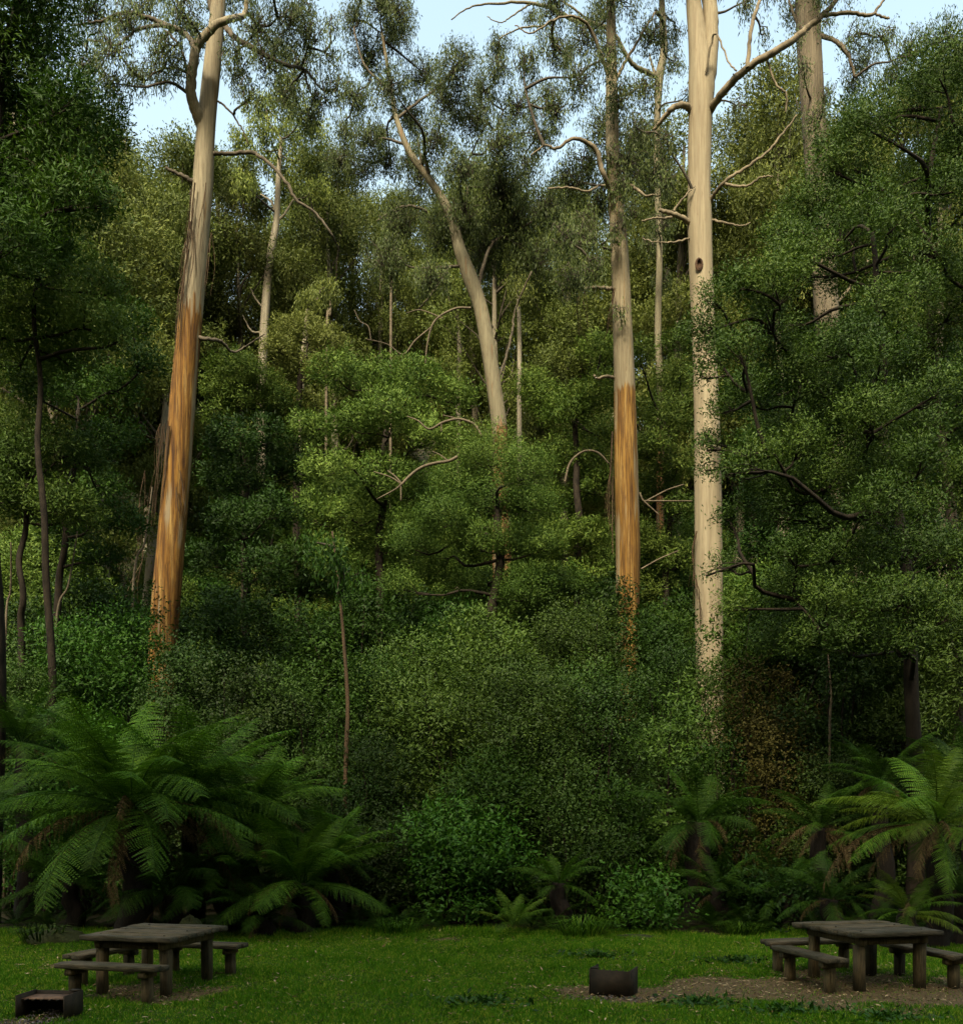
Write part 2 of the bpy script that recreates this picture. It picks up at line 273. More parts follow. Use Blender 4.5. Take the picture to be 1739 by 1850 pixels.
def ground():
    xs = np.concatenate([np.linspace(-400, -30, 26)[:-1], np.linspace(-30, -11, 39)[:-1], np.linspace(-11, 11, 221), np.linspace(11, 30, 39)[1:], np.linspace(30, 400, 26)[1:]])
    ys = np.concatenate([np.linspace(-300, -20, 24)[:-1], np.linspace(-20, 8, 42)[:-1], np.linspace(8, 20, 121)[:-1], np.linspace(20, 60, 60)[:-1], np.linspace(60, 400, 60)])
    X, Y = np.meshgrid(xs, ys); v = np.stack([X, Y, tz(X, Y)], -1).reshape(-1, 3)
    nx = len(xs); i, j = np.meshgrid(np.arange(len(ys) - 1), np.arange(nx - 1), indexing='ij'); b = (i * nx + j).ravel()
    g = G(); g.add(v, np.stack([b, b + 1, b + nx + 1, b + nx], -1))
    m, nt, out = mat_new("ground_soil_and_turf"); L = nt.links.new
    tc = N(nt, "ShaderNodeTexCoord")
    n1 = N(nt, "ShaderNodeTexNoise"); n1.inputs['Scale'].default_value = 9; n1.inputs['Detail'].default_value = 8; n1.inputs['Roughness'].default_value = .7; L(tc.outputs['Object'], n1.inputs[0])
    n2 = N(nt, "ShaderNodeTexNoise"); n2.inputs['Scale'].default_value = .9; n2.inputs['Detail'].default_value = 4; L(tc.outputs['Object'], n2.inputs[0])
    n3 = N(nt, "ShaderNodeTexNoise"); n3.inputs['Scale'].default_value = 45; n3.inputs['Detail'].default_value = 6; L(tc.outputs['Object'], n3.inputs[0])
    turf = ramp(nt, [(.3, (.012, .030, .004)), (.55, (.032, .064, .008)), (.72, (.10, .080, .032))], n1.outputs[0])
    soil = ramp(nt, [(.32, (.042, .030, .013)), (.5, (.082, .060, .028)), (.7, (.15, .112, .058))], n3.outputs[0])
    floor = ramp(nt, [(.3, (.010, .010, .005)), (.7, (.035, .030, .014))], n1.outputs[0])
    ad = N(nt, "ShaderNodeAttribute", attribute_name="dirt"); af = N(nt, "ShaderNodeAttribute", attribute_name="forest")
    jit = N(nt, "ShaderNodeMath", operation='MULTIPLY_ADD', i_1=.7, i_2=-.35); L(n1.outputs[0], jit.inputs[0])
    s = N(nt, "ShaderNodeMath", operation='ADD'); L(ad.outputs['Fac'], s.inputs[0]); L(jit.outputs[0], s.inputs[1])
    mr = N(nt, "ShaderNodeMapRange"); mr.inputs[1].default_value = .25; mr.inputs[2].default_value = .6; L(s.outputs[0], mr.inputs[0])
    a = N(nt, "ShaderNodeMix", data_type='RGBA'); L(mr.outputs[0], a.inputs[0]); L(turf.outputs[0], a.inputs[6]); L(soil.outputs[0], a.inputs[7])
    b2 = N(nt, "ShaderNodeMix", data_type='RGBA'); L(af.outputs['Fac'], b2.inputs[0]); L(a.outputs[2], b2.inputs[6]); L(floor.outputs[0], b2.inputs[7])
    bp = N(nt, "ShaderNodeBump"); bp.inputs['Strength'].default_value = .8; bp.inputs['Distance'].default_value = .03; L(n3.outputs[0], bp.inputs['Height'])
    b = N(nt, "ShaderNodeBsdfPrincipled"); b.inputs['Roughness'].default_value = .95; b.inputs['Specular IOR Level'].default_value = .1
    L(b2.outputs[2], b.inputs['Base Color']); L(bp.outputs[0], b.inputs['Normal']); L(b.outputs[0], out.inputs[0])
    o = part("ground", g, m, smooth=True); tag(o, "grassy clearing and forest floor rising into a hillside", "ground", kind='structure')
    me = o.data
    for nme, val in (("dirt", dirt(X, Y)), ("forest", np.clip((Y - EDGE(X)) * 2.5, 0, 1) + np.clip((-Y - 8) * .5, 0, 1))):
        at = me.attributes.new(nme, 'FLOAT', 'POINT'); at.data.foreach_set("value", val.ravel().astype(np.float32))
ground()
def lawn():
    rng = np.random.default_rng(5)
    n = 520000; y = np.sqrt(rng.uniform(9.2 ** 2, 18.9 ** 2, n)); x = rng.uniform(-1, 1, n) * (.53 * y + .7)
    d = dirt(x, y); patch = .5 + .5 * np.sin(x * 2.1 + np.sin(y * 1.7) * 1.5) * np.sin(y * 1.9 + np.cos(x * 1.3) * 2)
    keep = (rng.random(n) > np.clip(d * 1.35 - .28 + rng.normal(0, .2, n), 0, .95)) & (y < EDGE(x) + .5 + rng.normal(0, .25, n)); x, y, d, patch = x[keep], y[keep], d[keep], patch[keep]; n = len(x)
    fine = .5 + .5 * np.sin(x * 9 + 2 * np.sin(y * 7)) * np.sin(y * 11 + 2 * np.sin(x * 8))
    h = (.015 + .028 * patch + .034 * fine) * rng.uniform(.6, 1.5, n) * (1 - .5 * d) * (1 + .9 * np.clip(y - EDGE(x) + .8, 0, 1))
    pos = np.stack([x, y, tz(x, y) - .004], -1); ax = np.stack([rng.normal(0, .45, n), rng.normal(0, .45, n), np.ones(n)], -1)
    dry = rng.random(n) < (.08 + .45 * (1 - patch) * rng.random(n))
    c = np.clip(.18 + .22 * patch * 0 + .28 * fine + rng.normal(0, .12, n) + np.where(dry, .55, 0), 0, 1)
    g = G(); leaves(g, pos, ax, rng.normal(size=(n, 3)) * [1, 1, .3], h, .010 * rng.uniform(.7, 1.4, n), c, True)
    tag(part("grass", g, M['grass']), "short green grass covering the clearing", "grass", kind='stuff')
    n = 22000; y = np.sqrt(rng.uniform(9.3 ** 2, 18.3 ** 2, n)); x = rng.uniform(-1, 1, n) * (.53 * y + .5); d = dirt(x, y)
    k = rng.random(n) < .30 + .7 * d; x, y = x[k], y[k]; n = len(x)
    pos = np.stack([x, y, tz(x, y) + rng.uniform(.006, .045, n)], -1); ax = rng.normal(size=(n, 3)) * [1, 1, .18]
    g = G(); leaves(g, pos, ax, np.array([0, 0, 1.]) + rng.normal(0, .25, (n, 3)), rng.uniform(.03, .11, n), rng.uniform(.012, .028, n), rng.random(n))
    tag(part("leaf_litter", g, M['litter']), "fallen dry leaves and bark scraps on the grass and bare earth", "leaf litter", kind='stuff')
lawn()

# ------------------------------------------------------------------ big gums, each placed as photographed
def px_line(spec, D):                              # spec rows: px, py, width px, optional extra distance
    pts, r = [], []
    for q in spec:
        d = D + (q[3] if len(q) > 3 else 0); pts.append(P(q[0], q[1], d)); r.append(q[2] / F * d / 2)
    return np.array(pts), np.array(r)
def resample(pts, r, n):
    p = smooth_line(pts, n); t = np.linspace(0, len(r) - 1, n); return p, np.interp(t, np.arange(len(r)), r)
def giant(label, D, trunk, mat, limbs=(), clumps=(), leafL=.17, leafW=.038, dens=1.0, seed=1, lm=None, limb_mat=None, twigs=True, flare=1.25, group=None, quad=True, base_dx=0, ev=.5, name="gum_tree"):
    rng = np.random.default_rng(seed); lm = lm or M['gum']
    pts, r = px_line(trunk, D)
    gx, gy = pts[-1][0] + base_dx, D; gz = float(tz(gx, gy))
    pts = np.vstack([pts, [gx, gy, gz + 1.2], [gx, gy, gz - .3]]); r = np.append(r, [r[-1] * 1.06, r[-1] * flare * 1.15])
    o = root(name, (gx, gy, gz), label, "tree", group)
    L = np.linalg.norm(np.diff(pts, axis=0), axis=1).sum(); n = int(L / .35)
    # resample by length
    s = np.concatenate([[0], np.cumsum(np.linalg.norm(np.diff(pts, axis=0), axis=1))]); dense, rd = resample(pts, r, 400)
    sd_ = np.concatenate([[0], np.cumsum(np.linalg.norm(np.diff(dense, axis=0), axis=1))]); q = np.linspace(0, sd_[-1], n)
    p = np.stack([np.interp(q, sd_, dense[:, i]) for i in range(3)], 1); rr = np.interp(q, sd_, rd)
    g = G(); tube(g, p[::-1], rr[::-1], 28, rough=.035, rng=rng); part("trunk", g, mat, o, smooth=True)
    skel = [p]
    for sp in limbs:
        lp, lr = px_line(sp, D); a, b = resample(lp, lr, max(8, 6 * len(lp)))
        a = a + rng.normal(0, .012, a.shape); b = b * (1 if b[0] * F / D * 2 > 19 else .8) + .004; g = G(); tube(g, a, b, 10, rough=.07, rng=rng); part("limb", g, mat if lr[0] * F / D > 9 else (limb_mat or mat), o, smooth=True); skel.append(a)
    if clumps:
        allp = np.vstack(skel); gt = G(); gl = G()
        for c in clumps:
            d = D + (c[3] if len(c) > 3 else rng.normal(0, 1.6)); cc = P(c[0], c[1], d); rp = c[2] / F * d
            low = allp[allp[:, 2] < cc[2] + .6 * rp]; low = low if len(low) else allp
            st = low[np.argmin(np.linalg.norm(low - cc, axis=1))]
            if np.linalg.norm(st - cc) > .4: 
                lp = limb_to(gt, st, cc, .035 + .012 * np.linalg.norm(st - cc), .02, rng, .04, 5); allp = np.vstack([allp, lp[3:]])
            dn = c[4] if len(c) > 4 else 1
            hang(gl, cc, (rp, rp, rp * .85), int(dens * dn * 1500 * rp ** 1.7), leafL, leafW, rng, quad=quad, v0=ev, tw=gt if twigs else None)
        part("branch", gt, M['twig'], o, smooth=True); part("crown", gl, lm, o)
    return o
def ribbons(o, D, rows, mat=None):                 # hanging strips of shed bark: px, py top, py bottom, px bottom, width px
    rng = np.random.default_rng(len(rows))
    for (x0, y0, x1, y1, wp) in rows:
        g = G(); a = P(x0, y0, D - .55); b = P(x1, y1, D - .55 + rng.uniform(-.1, .1))
        p = smooth_line([a, a * .65 + b * .35 + rng.normal(0, .04, 3), a * .3 + b * .7 + rng.normal(0, .05, 3), b], 12)
        tube(g, p, np.linspace(wp, wp * .3, 12) / F * D / 3.4, 4, cap=False)
        for _ in range(3):                         # frayed finer fibres torn off the same strip
            k = rng.integers(0, 5); e = p[-1] * rng.uniform(.6, 1) + p[6] * 0 + (p[6] - p[6]) if 0 else p[rng.integers(8, 12)] + rng.normal(0, .12, 3) + [0, 0, -rng.uniform(.1, .8)]
            tube(g, smooth_line([p[k], (p[k] + e) / 2 + rng.normal(0, .06, 3), e], 8), np.linspace(1.1, .5, 8) / F * D / 2, 3, cap=False); part("bark_strip", g, mat or M['ribbon'], o)

zof = lambda py, D: float(CH - (py - HY) / F * D)
b1 = bark_mat("orange_and_cream_gum_bark", (.175, .150, .092), (.11, .09, .055), ((.045, .018, .002), (.150, .073, .009), (.235, .150, .042)), zof(565, 34), .35)
E1 = giant("tall gum on the left with orange lower trunk and shaggy bark strips hanging beside it", 34,
  [(415, -300, 14), (405, -120, 20), (392, 30, 26), (383, 120, 30), (372, 230, 32), (366, 330, 35), (355, 450, 38), (345, 560, 41), (333, 680, 44), (322, 820, 47), (310, 960, 49), (300, 1080, 51), (293, 1200, 52)], b1,
  limbs=[
   [(368, 232, 22), (352, 195, 20, -.4), (344, 160, 18, -.7), (350, 110, 17, -1), (356, 85, 16, -1), (385, 48, 14, -1.2), (412, 35, 11, -1), (440, 28, 9), (446, 0, 8)],
   [(352, 88, 12, -1), (335, 60, 11, -.6), (300, 45, 11), (265, 30, 9), (225, 22, 7), (180, 38, 5), (130, 45, 3)],
   [(335, 58, 8, -.6), (290, 45, 8, -1), (245, 55, 6, -1.3), (215, 80, 4, -1.5), (160, 70, 3, -1.5)],
   [(340, 150, 6, -.7), (328, 90, 5, -1), (300, 55, 4, -1)],
   [(335, 130, 5, -.7), (318, 122, 4, -.8), (290, 125, 4, -1), (262, 145, 2, -1)],
   [(390, 30, 14), (405, -30, 11), (430, -90, 8)], [(388, 45, 12), (378, 0, 11), (365, -60, 8)],
   [(405, 45, 12), (425, 68, 11, -.5), (455, 85, 11, -1), (490, 105, 9, -1.2), (520, 118, 8, -1), (550, 125, 6), (575, 155, 4), (590, 168, 2)],
   [(548, 125, 5), (560, 165, 4), (575, 185, 2)],
   [(385, 277, 9), (420, 277, 8), (455, 276, 8, -.3), (480, 290, 7, -.6), (515, 325, 7, -1), (535, 360, 6, -1), (570, 385, 5, -1), (600, 425, 4, -1), (615, 455, 2)],
   [(388, 180, 4), (410, 195, 4), (435, 230, 3), (450, 262, 2)],
   [(358, 335, 12), (338, 322, 9, -.3), (318, 312, 7, -.5), (300, 303, 6, -.6)],
   [(350, 610, 9), (375, 612, 8), (400, 617, 6, .5), (420, 636, 5, 1), (445, 625, 3, 1.4), (478, 603, 2)]],
  clumps=[(165, 20, 50), (230, 30, 45), (200, 80, 45), (300, 80, 45), (260, 5, 45), (330, 15, 45), (280, 120, 35), (420, -25, 50), (465, 45, 50), (520, 30, 50), (560, 60, 38), (480, 105, 42), (540, 115, 50), (430, 120, 36), (585, 165, 32), (600, 105, 25), (520, 165, 36), (450, 170, 26), (240, 130, 28), (340, -60, 70), (480, -80, 80), (250, -80, 60), (150, -60, 60), (400, 70, 20), (560, 200, 25), (310, 110, 28), (350, 50, 36), (205, 150, 38), (155, 110, 48), (500, 70, 36), (610, 150, 26), (600, 40, 16), (420, 90, 22), (550, 10, 30)],
  seed=11, dens=.85, limb_mat=M['limb'])
ribbons(E1, 34, [(352, 330, 340, 520, 5), (346, 340, 330, 560, 4), (340, 450, 322, 600, 6), (336, 470, 318, 640, 4), (344, 400, 326, 500, 4), (349, 380, 336, 470, 5), (330, 500, 316, 620, 4),
   (303, 760, 288, 930, 5), (298, 765, 280, 900, 3), (294, 770, 272, 960, 4), (306, 770, 296, 880, 6), (290, 765, 284, 840, 3), (372, 330, 358, 430, 3), (382, 420, 368, 520, 3), (325, 850, 336, 930, 4), (318, 880, 330, 960, 4), (262, 850, 245, 1000, 3), (258, 990, 238, 1080, 3)])
b4 = bark_mat("cream_gum_bark", (.20, .170, .105), (.14, .11, .065), bump=.3, dark_fleck=.25)
E4 = giant("big smooth cream gum right of centre, its trunk forking in two at the top", 34,
  [(1248, -60, 22), (1252, 0, 25), (1262, 80, 36), (1267, 150, 46), (1265, 220, 42), (1263, 330, 40), (1264, 400, 44), (1266, 480, 42), (1272, 620, 42), (1277, 760, 46), (1279, 900, 49), (1280, 1050, 50), (1281, 1180, 50), (1283, 1400, 52)], b4,
  limbs=[
   [(1276, 170, 24, -.1), (1284, 80, 26, -.1), (1283, 20, 26), (1276, -40, 24), (1270, -200, 20)], [(1249, -40, 20), (1242, -150, 16), (1238, -300, 10)],
   [(1278, 205, 18), (1295, 180, 17, -.6), (1322, 148, 17, -1.3), (1355, 118, 15, -2), (1395, 95, 15, -2.2), (1430, 72, 13, -2.2), (1460, 48, 12, -2), (1488, 25, 11, -2), (1512, -5, 9, -2), (1530, -60, 7, -2)],
   [(1350, 122, 9, -2), (1354, 70, 8, -2), (1362, 30, 8, -2), (1372, 0, 6, -2), (1385, -50, 5, -2)],
   [(1484, 28, 8, -2), (1530, 22, 8, -2), (1570, 27, 7, -2), (1590, 8, 5, -2), (1600, -10, 4, -2)],
   [(1578, 25, 5, -2), (1600, 32, 5, -2), (1606, 33, 3, -2)],
   [(1280, 375, 9), (1290, 350, 8, -.4), (1312, 325, 7, -.8), (1350, 300, 6, -1), (1385, 275, 5, -1.2), (1410, 245, 5, -1.3), (1440, 207, 3, -1.5)],
   [(1310, 332, 6, -.8), (1345, 337, 5, -1.2), (1375, 320, 4, -1.4), (1395, 318, 3, -1.6)],
   [(1275, 130, 5, -.5), (1290, 60, 4, -1), (1315, 110, 3, -1.5), (1330, 128, 3, -1.8)],
   [(1385, 105, 4, -2), (1400, 150, 4, -2), (1420, 170, 4, -2), (1418, 205, 3, -1.8)],
   [(1250, 202, 14), (1235, 190, 13, -.3), (1215, 195, 12, -.5), (1198, 213, 9, -.3), (1180, 235, 6, 0)],
   [(1250, 405, 14), (1230, 392, 11, -.3), (1208, 384, 9, -.5), (1190, 380, 7, -.5)],
   [(1222, 388, 6, -.3), (1200, 395, 5, -.6), (1180, 393, 4, -.8), (1160, 400, 3, -.8)], [(1216, 380, 5, -.4), (1240, 350, 3, -.5), (1255, 335, 2, -.4)],
   [(1252, 428, 4), (1225, 436, 4, -.4), (1200, 438, 3, -.6), (1180, 436, 2, -.8), (1160, 430, 2)],
   [(1284, 398, 5), (1310, 402, 4, -.5), (1340, 408, 3, -.8), (1355, 402, 2, -.8)]],
  clumps=[(1200, 250, 28), (1330, 190, 20), (1350, 0, 25), (1300, -120, 90), (1220, -100, 70), (1400, -60, 60), (1500, -60, 60), (1380, 60, 14), (1440, 200, 14), (1150, 230, 30)], seed=14, dens=.7, limb_mat=M['limbpale'])
# knot hollow and peeling splinters on the cream gum
g = G(); c = P(1263, 476, 33.52); a = np.linspace(0, 6.283, 14, endpoint=False)
ring = np.stack([c[0] + .085 * np.cos(a), np.full(14, c[1] - .03), c[2] + .17 * np.sin(a)], 1); ring2 = np.stack([c[0] + .15 * np.cos(a), np.full(14, c[1] + .05), c[2] + .25 * np.sin(a)], 1); deep = ring + [0, .10, 0]
g.add(np.vstack([ring2, ring, deep]), [[i, (i + 1) % 14, 14 + (i + 1) % 14, 14 + i] for i in range(14)] + [[14 + i, 14 + (i + 1) % 14, 28 + (i + 1) % 14, 28 + i] for i in range(14)])
g.f.append(np.array([[28 + i + g.n - 42 for i in range(14)]], np.int32)); g.c.append(np.array([.5], np.float32))
part("knot_hollow", g, rough_mat("knot_wood", (.010, .005, .003), (.06, .03, .012), 9), E4)
ribbons(E4, 34.1, [(1258, 960, 1252, 1050, 5), (1254, 1035, 1262, 1090, 5), (1262, 1080, 1264, 1130, 4)])
b3 = bark_mat("gum_bark_with_orange_base", (.16, .135, .08), (.10, .08, .045), ((.045, .018, .002), (.145, .076, .010), (.225, .145, .042)), zof(722, 36), .12)
E3 = giant("straight gum, cream above, orange-brown below, just left of the forked cream gum", 36,
  [(1098, -200, 10), (1102, -60, 14), (1104, 80, 18), (1105, 200, 22), (1108, 300, 26), (1114, 380, 29), (1120, 480, 32), (1124, 580, 34), (1128, 700, 38), (1131, 850, 43), (1134, 1000, 44), (1133, 1120, 42), (1130, 1300, 42), (1129, 1430, 44)], b3,
  limbs=[
   [(1112, 395, 12), (1104, 350, 11, -.5), (1090, 315, 10, -1), (1078, 275, 10, -1.2), (1060, 258, 9, -1.4), (1035, 250, 7, -1.6), (1005, 268, 6, -1.6), (985, 262, 4, -1.6), (960, 280, 3, -1.4)],
   [(1112, 330, 8), (1140, 335, 7, -.5), (1165, 352, 5, -1), (1195, 352, 3, -1)],
   [(1110, 340, 6), (1085, 335, 5, -.4), (1060, 345, 4, -.8), (1025, 338, 4, -1), (990, 340, 3, -1)],
   [(1112, 522, 7), (1095, 521, 7, -.4), (1070, 519, 6, -.8), (1050, 522, 5, -1)],
   [(1112, 683, 7), (1095, 680, 6, -.3), (1080, 683, 5, -.5), (1072, 678, 4, -.6)],
   [(1100, 140, 8), (1070, 60, 7, -.5), (1040, 30, 5, -1), (1000, 35, 4, -1), (960, 60, 3, -1), (930, 45, 2, -1)],
   [(1104, 160, 7), (1130, 110, 6), (1160, 60, 5), (1185, 20, 3)]],
  clumps=[(1000, 80, 40), (1060, 60, 50), (950, 110, 34), (1045, 140, 42), (1120, 170, 40), (1090, 225, 46), (1150, 250, 48), (1170, 150, 38), (1005, 190, 36), (1060, 285, 45), (1130, 290, 50), (1030, 320, 45), (1080, 360, 40), (1180, 310, 42), (1055, 430, 45), (1075, 480, 30), (1205, 330, 24), (1180, 60, 44), (1215, 110, 22), (1030, 500, 35), (1120, 560, 13, -.8), (1120, 340, 26, -1), (1100, 90, 36), (1000, 0, 45), (1110, -20, 60), (1060, 400, 40), (1145, 380, 25), (1020, 420, 34), (1110, 410, 18, -1)],
  seed=13, dens=1.0, limb_mat=M['limbpale'])
ribbons(E3, 36, [(1106, 780, 1104, 960, 5), (1103, 830, 1101, 900, 3), (1107, 860, 1106, 1000, 4), (1110, 520, 1104, 600, 5), (1107, 530, 1100, 590, 4), (1045, 525, 1043, 600, 3), (1055, 525, 1052, 570, 2), (1108, 1120, 1106, 1180, 4)])
b2 = bark_mat("grey_cream_gum_bark", (.14, .125, .075), (.09, .075, .045), ((.07, .035, .014), (.17, .085, .03), (.22, .135, .06)), zof(775, 48) - float(tz(1, 48)), .5)
E2 = giant("leaning cream gum in the centre whose trunk curves up to the left above the wattles", 48,
  [(690, 60, 5), (705, 150, 7), (715, 210, 9), (740, 275, 12), (780, 330, 13), (812, 385, 17), (830, 450, 22), (848, 500, 27), (866, 550, 25), (880, 620, 27), (892, 700, 27), (902, 780, 28), (905, 900, 32), (906, 1040, 34)], b2,
  limbs=[
   [(775, 325, 9), (766, 280, 8, -.4), (762, 300, 7), (755, 250, 5)], [(822, 420, 9), (838, 380, 8), (845, 345, 5), (842, 300, 4), (880, 220, 3)],
   [(862, 540, 8), (870, 490, 8, .4), (890, 440, 6, .7), (930, 420, 5, .8), (960, 400, 3)],
   [(898, 690, 6, .4), (912, 650, 5.5, .6), (925, 600, 5, .8), (930, 560, 4, .8), (960, 490, 3)],
   [(838, 480, 7), (810, 482, 6, -.3), (785, 484, 6, -.5), (760, 484, 4, -.7)], [(815, 480, 5, -.4), (795, 510, 5, -.6), (772, 540, 4, -.8), (755, 560, 3)],
   [(770, 380, 6, .2), (740, 372, 6), (712, 378, 4), (680, 400, 3)], [(716, 215, 6), (760, 180, 5), (800, 150, 4), (830, 110, 3)], [(730, 260, 6), (690, 250, 4), (650, 262, 3)], [(705, 160, 5), (660, 120, 4), (640, 60, 3)]],
  clumps=[(640, 30, 34), (690, 0, 48), (715, 60, 40), (665, 100, 42), (640, 170, 38), (700, 150, 44), (765, 130, 40), (830, 110, 46), (805, 180, 48), (740, 210, 42), (660, 245, 38), (785, 250, 45), (855, 210, 45), (905, 255, 50), (700, 285, 34), (835, 300, 45), (760, 325, 34), (930, 190, 42), (970, 240, 38), (905, 335, 58, 0, 1.3), (830, 385, 52, 0, 1.3), (925, 400, 60, 1, 1.3), (985, 370, 52, 1), (875, 450, 48, 2), (795, 415, 48, 1), (960, 460, 50, 1), (725, 400, 46), (700, 465, 52), (780, 500, 40), (625, 235, 34, 3), (610, 285, 32, 3), (655, 300, 34, 3), (690, 240, 30, 2), (870, 160, 36, 1), (950, 290, 34, 2), (990, 170, 30, 2), (745, 290, 30, 2), (660, -60, 50), (720, 20, 36), (900, 120, 30), (900, 80, 26)],
  seed=12, limb_mat=M['limb'], dens=1.05, leafL=.19, leafW=.045)
b5 = bark_mat("stringy_grey_brown_bark", (.12, .10, .062), (.055, .042, .026), bump=1.0, fib=1.2, dark_fleck=.6)
E5 = giant("thick straight gum with fibrous grey-brown bark rising behind the dense tree on the right", 42,
  [(1452, -120, 36), (1458, 0, 43), (1462, 100, 43), (1468, 200, 42), (1476, 320, 42), (1486, 450, 42), (1495, 600, 44), (1512, 800, 44), (1540, 1000, 46), (1552, 1150, 48), (1555, 1300, 50)], b5,
  limbs=[[(1475, 60, 10), (1510, 75, 8, -.5), (1530, 95, 7, -1), (1545, 140, 5, -1)], [(1450, 60, 6), (1435, 30, 5), (1425, 0, 4)], [(1500, 560, 9), (1535, 520, 8), (1570, 470, 6)]],
  clumps=[(1545, 60, 34), (1560, 110, 38), (1600, 60, 30), (1640, 90, 45), (1700, 70, 50), (1540, 150, 25), (1740, 110, 50), (1430, 20, 25), (1620, 130, 34), (1680, 130, 40), (1452, 120, 18, -2), (1488, 170, 20, -2), (1440, 60, 16, -2), (1495, 40, 16, -2), (1470, 210, 24, -2), (1500, -80, 90), (1600, -100, 70), (1400, -90, 60)], seed=15, dens=.8)
E7 = giant("slim crooked gum behind, with a long bare limb reaching left across the sky", 46,
  [(1192, -60, 9), (1196, 20, 11), (1199, 90, 14), (1192, 130, 15), (1188, 190, 12), (1186, 300, 11), (1191, 450, 11), (1188, 600, 12), (1192, 700, 13), (1192, 900, 14)], b2,
  limbs=[[(1190, 142, 10), (1170, 130, 10, -.5), (1145, 118, 9, -1), (1125, 90, 9, -1.4), (1112, 65, 8, -1.8), (1085, 45, 8, -2), (1040, 38, 8, -2.3), (1010, 22, 7, -2.5), (960, 5, 6, -2.5), (890, 6, 4, -2.5), (850, 12, 3, -2.5), (815, 35, 2, -2.5)],
         [(1014, 24, 5, -2.5), (985, 45, 4, -2.6), (940, 50, 3, -2.6), (900, 70, 2, -2.6)], [(1070, 42, 5, -2), (1020, 5, 4, -2.2), (950, -30, 3)], [(1189, 150, 8), (1178, 120, 5), (1172, 95, 3)], [(960, 5, 4, -2.5), (930, 25, 3, -2.5), (905, 40, 2, -2.5), (880, 30, 1.5, -2.5)]],
  clumps=[(1030, 90, 26), (1220, 60, 20), (1200, -40, 50), (960, 25, 18), (1090, 20, 28), (1240, 170, 16), (1185, 330, 30), (1195, 400, 30), (1180, 440, 26), (1200, 500, 24)], seed=17, dens=.8)
b6 = bark_mat("pale_mottled_gum_bark", (.19, .17, .115), (.12, .10, .07), dark_fleck=.5)
E6 = giant("pale slender gum on the slope right of the shaggy left gum, airy rounded crown", 62,
  [(508, 250, 6), (503, 320, 9), (499, 400, 12), (487, 470, 14), (480, 550, 15), (475, 640, 16), (472, 760, 17)], b6,
  limbs=[[(498, 390, 7), (490, 365, 5), (470, 350, 3)], [(500, 400, 6), (515, 385, 5), (530, 360, 3)], [(478, 560, 5), (462, 540, 4), (452, 520, 2)], [(475, 600, 5), (455, 598, 4), (438, 570, 2)]],
  clumps=[(470, 190, 30), (510, 175, 26), (545, 200, 32), (480, 235, 34), (530, 240, 36), (570, 230, 26), (450, 280, 30), (500, 290, 34), (550, 290, 34), (590, 280, 26), (440, 330, 26), (520, 340, 30), (575, 340, 26), (430, 245, 20), (520, 140, 20), (470, 380, 22)], seed=16, dens=.75, leafL=.24, leafW=.075, lm=M['hillgum'], twigs=False)
b8 = b6
for lab, D, tr, cl in [
   ("thin pale gum stem glimpsed above the wattles between the left gum and the centre", 55, [(556, 560, 8), (548, 650, 12), (541, 730, 13), (538, 800, 13)], [(556, 540, 30), (590, 520, 26)]),
   ("thin pale gum stem just right of the leaning central gum", 60, [(935, 520, 5), (938, 600, 8), (938, 720, 9), (938, 800, 9)], [(940, 520, 30)]),
   ("thin white gum stem just left of the leaning central gum", 66, [(826, 560, 5), (830, 640, 8), (828, 700, 9), (828, 800, 9)], [(820, 540, 28)]),
   ("slim pale stem seen through the leaves right of the forked cream gum", 58, [(1395, 400, 8), (1402, 560, 10), (1407, 650, 10), (1412, 760, 11)], [(1400, 380, 34), (1370, 330, 30)]),
   ("spindly reddish stem standing alone at the edge of the forest, right of the big ferns", 22, [(600, 960, 3), (612, 1060, 4), (621, 1160, 6), (628, 1270, 7), (626, 1340, 8), (624, 1420, 8)], [(600, 1000, 40), (570, 980, 34), (630, 1030, 34)])]:
    giant(lab, D, tr, b8 if D > 30 else bark_mat("reddish_stem_bark", (.07, .045, .022), (.035, .022, .012)), clumps=cl, seed=int(D * 3), leafL=.22 if D > 30 else .12, leafW=.06 if D > 30 else .04, twigs=False, lm=M['hillgum'] if D > 30 else M['under'], dens=.9, name="slender_gum")

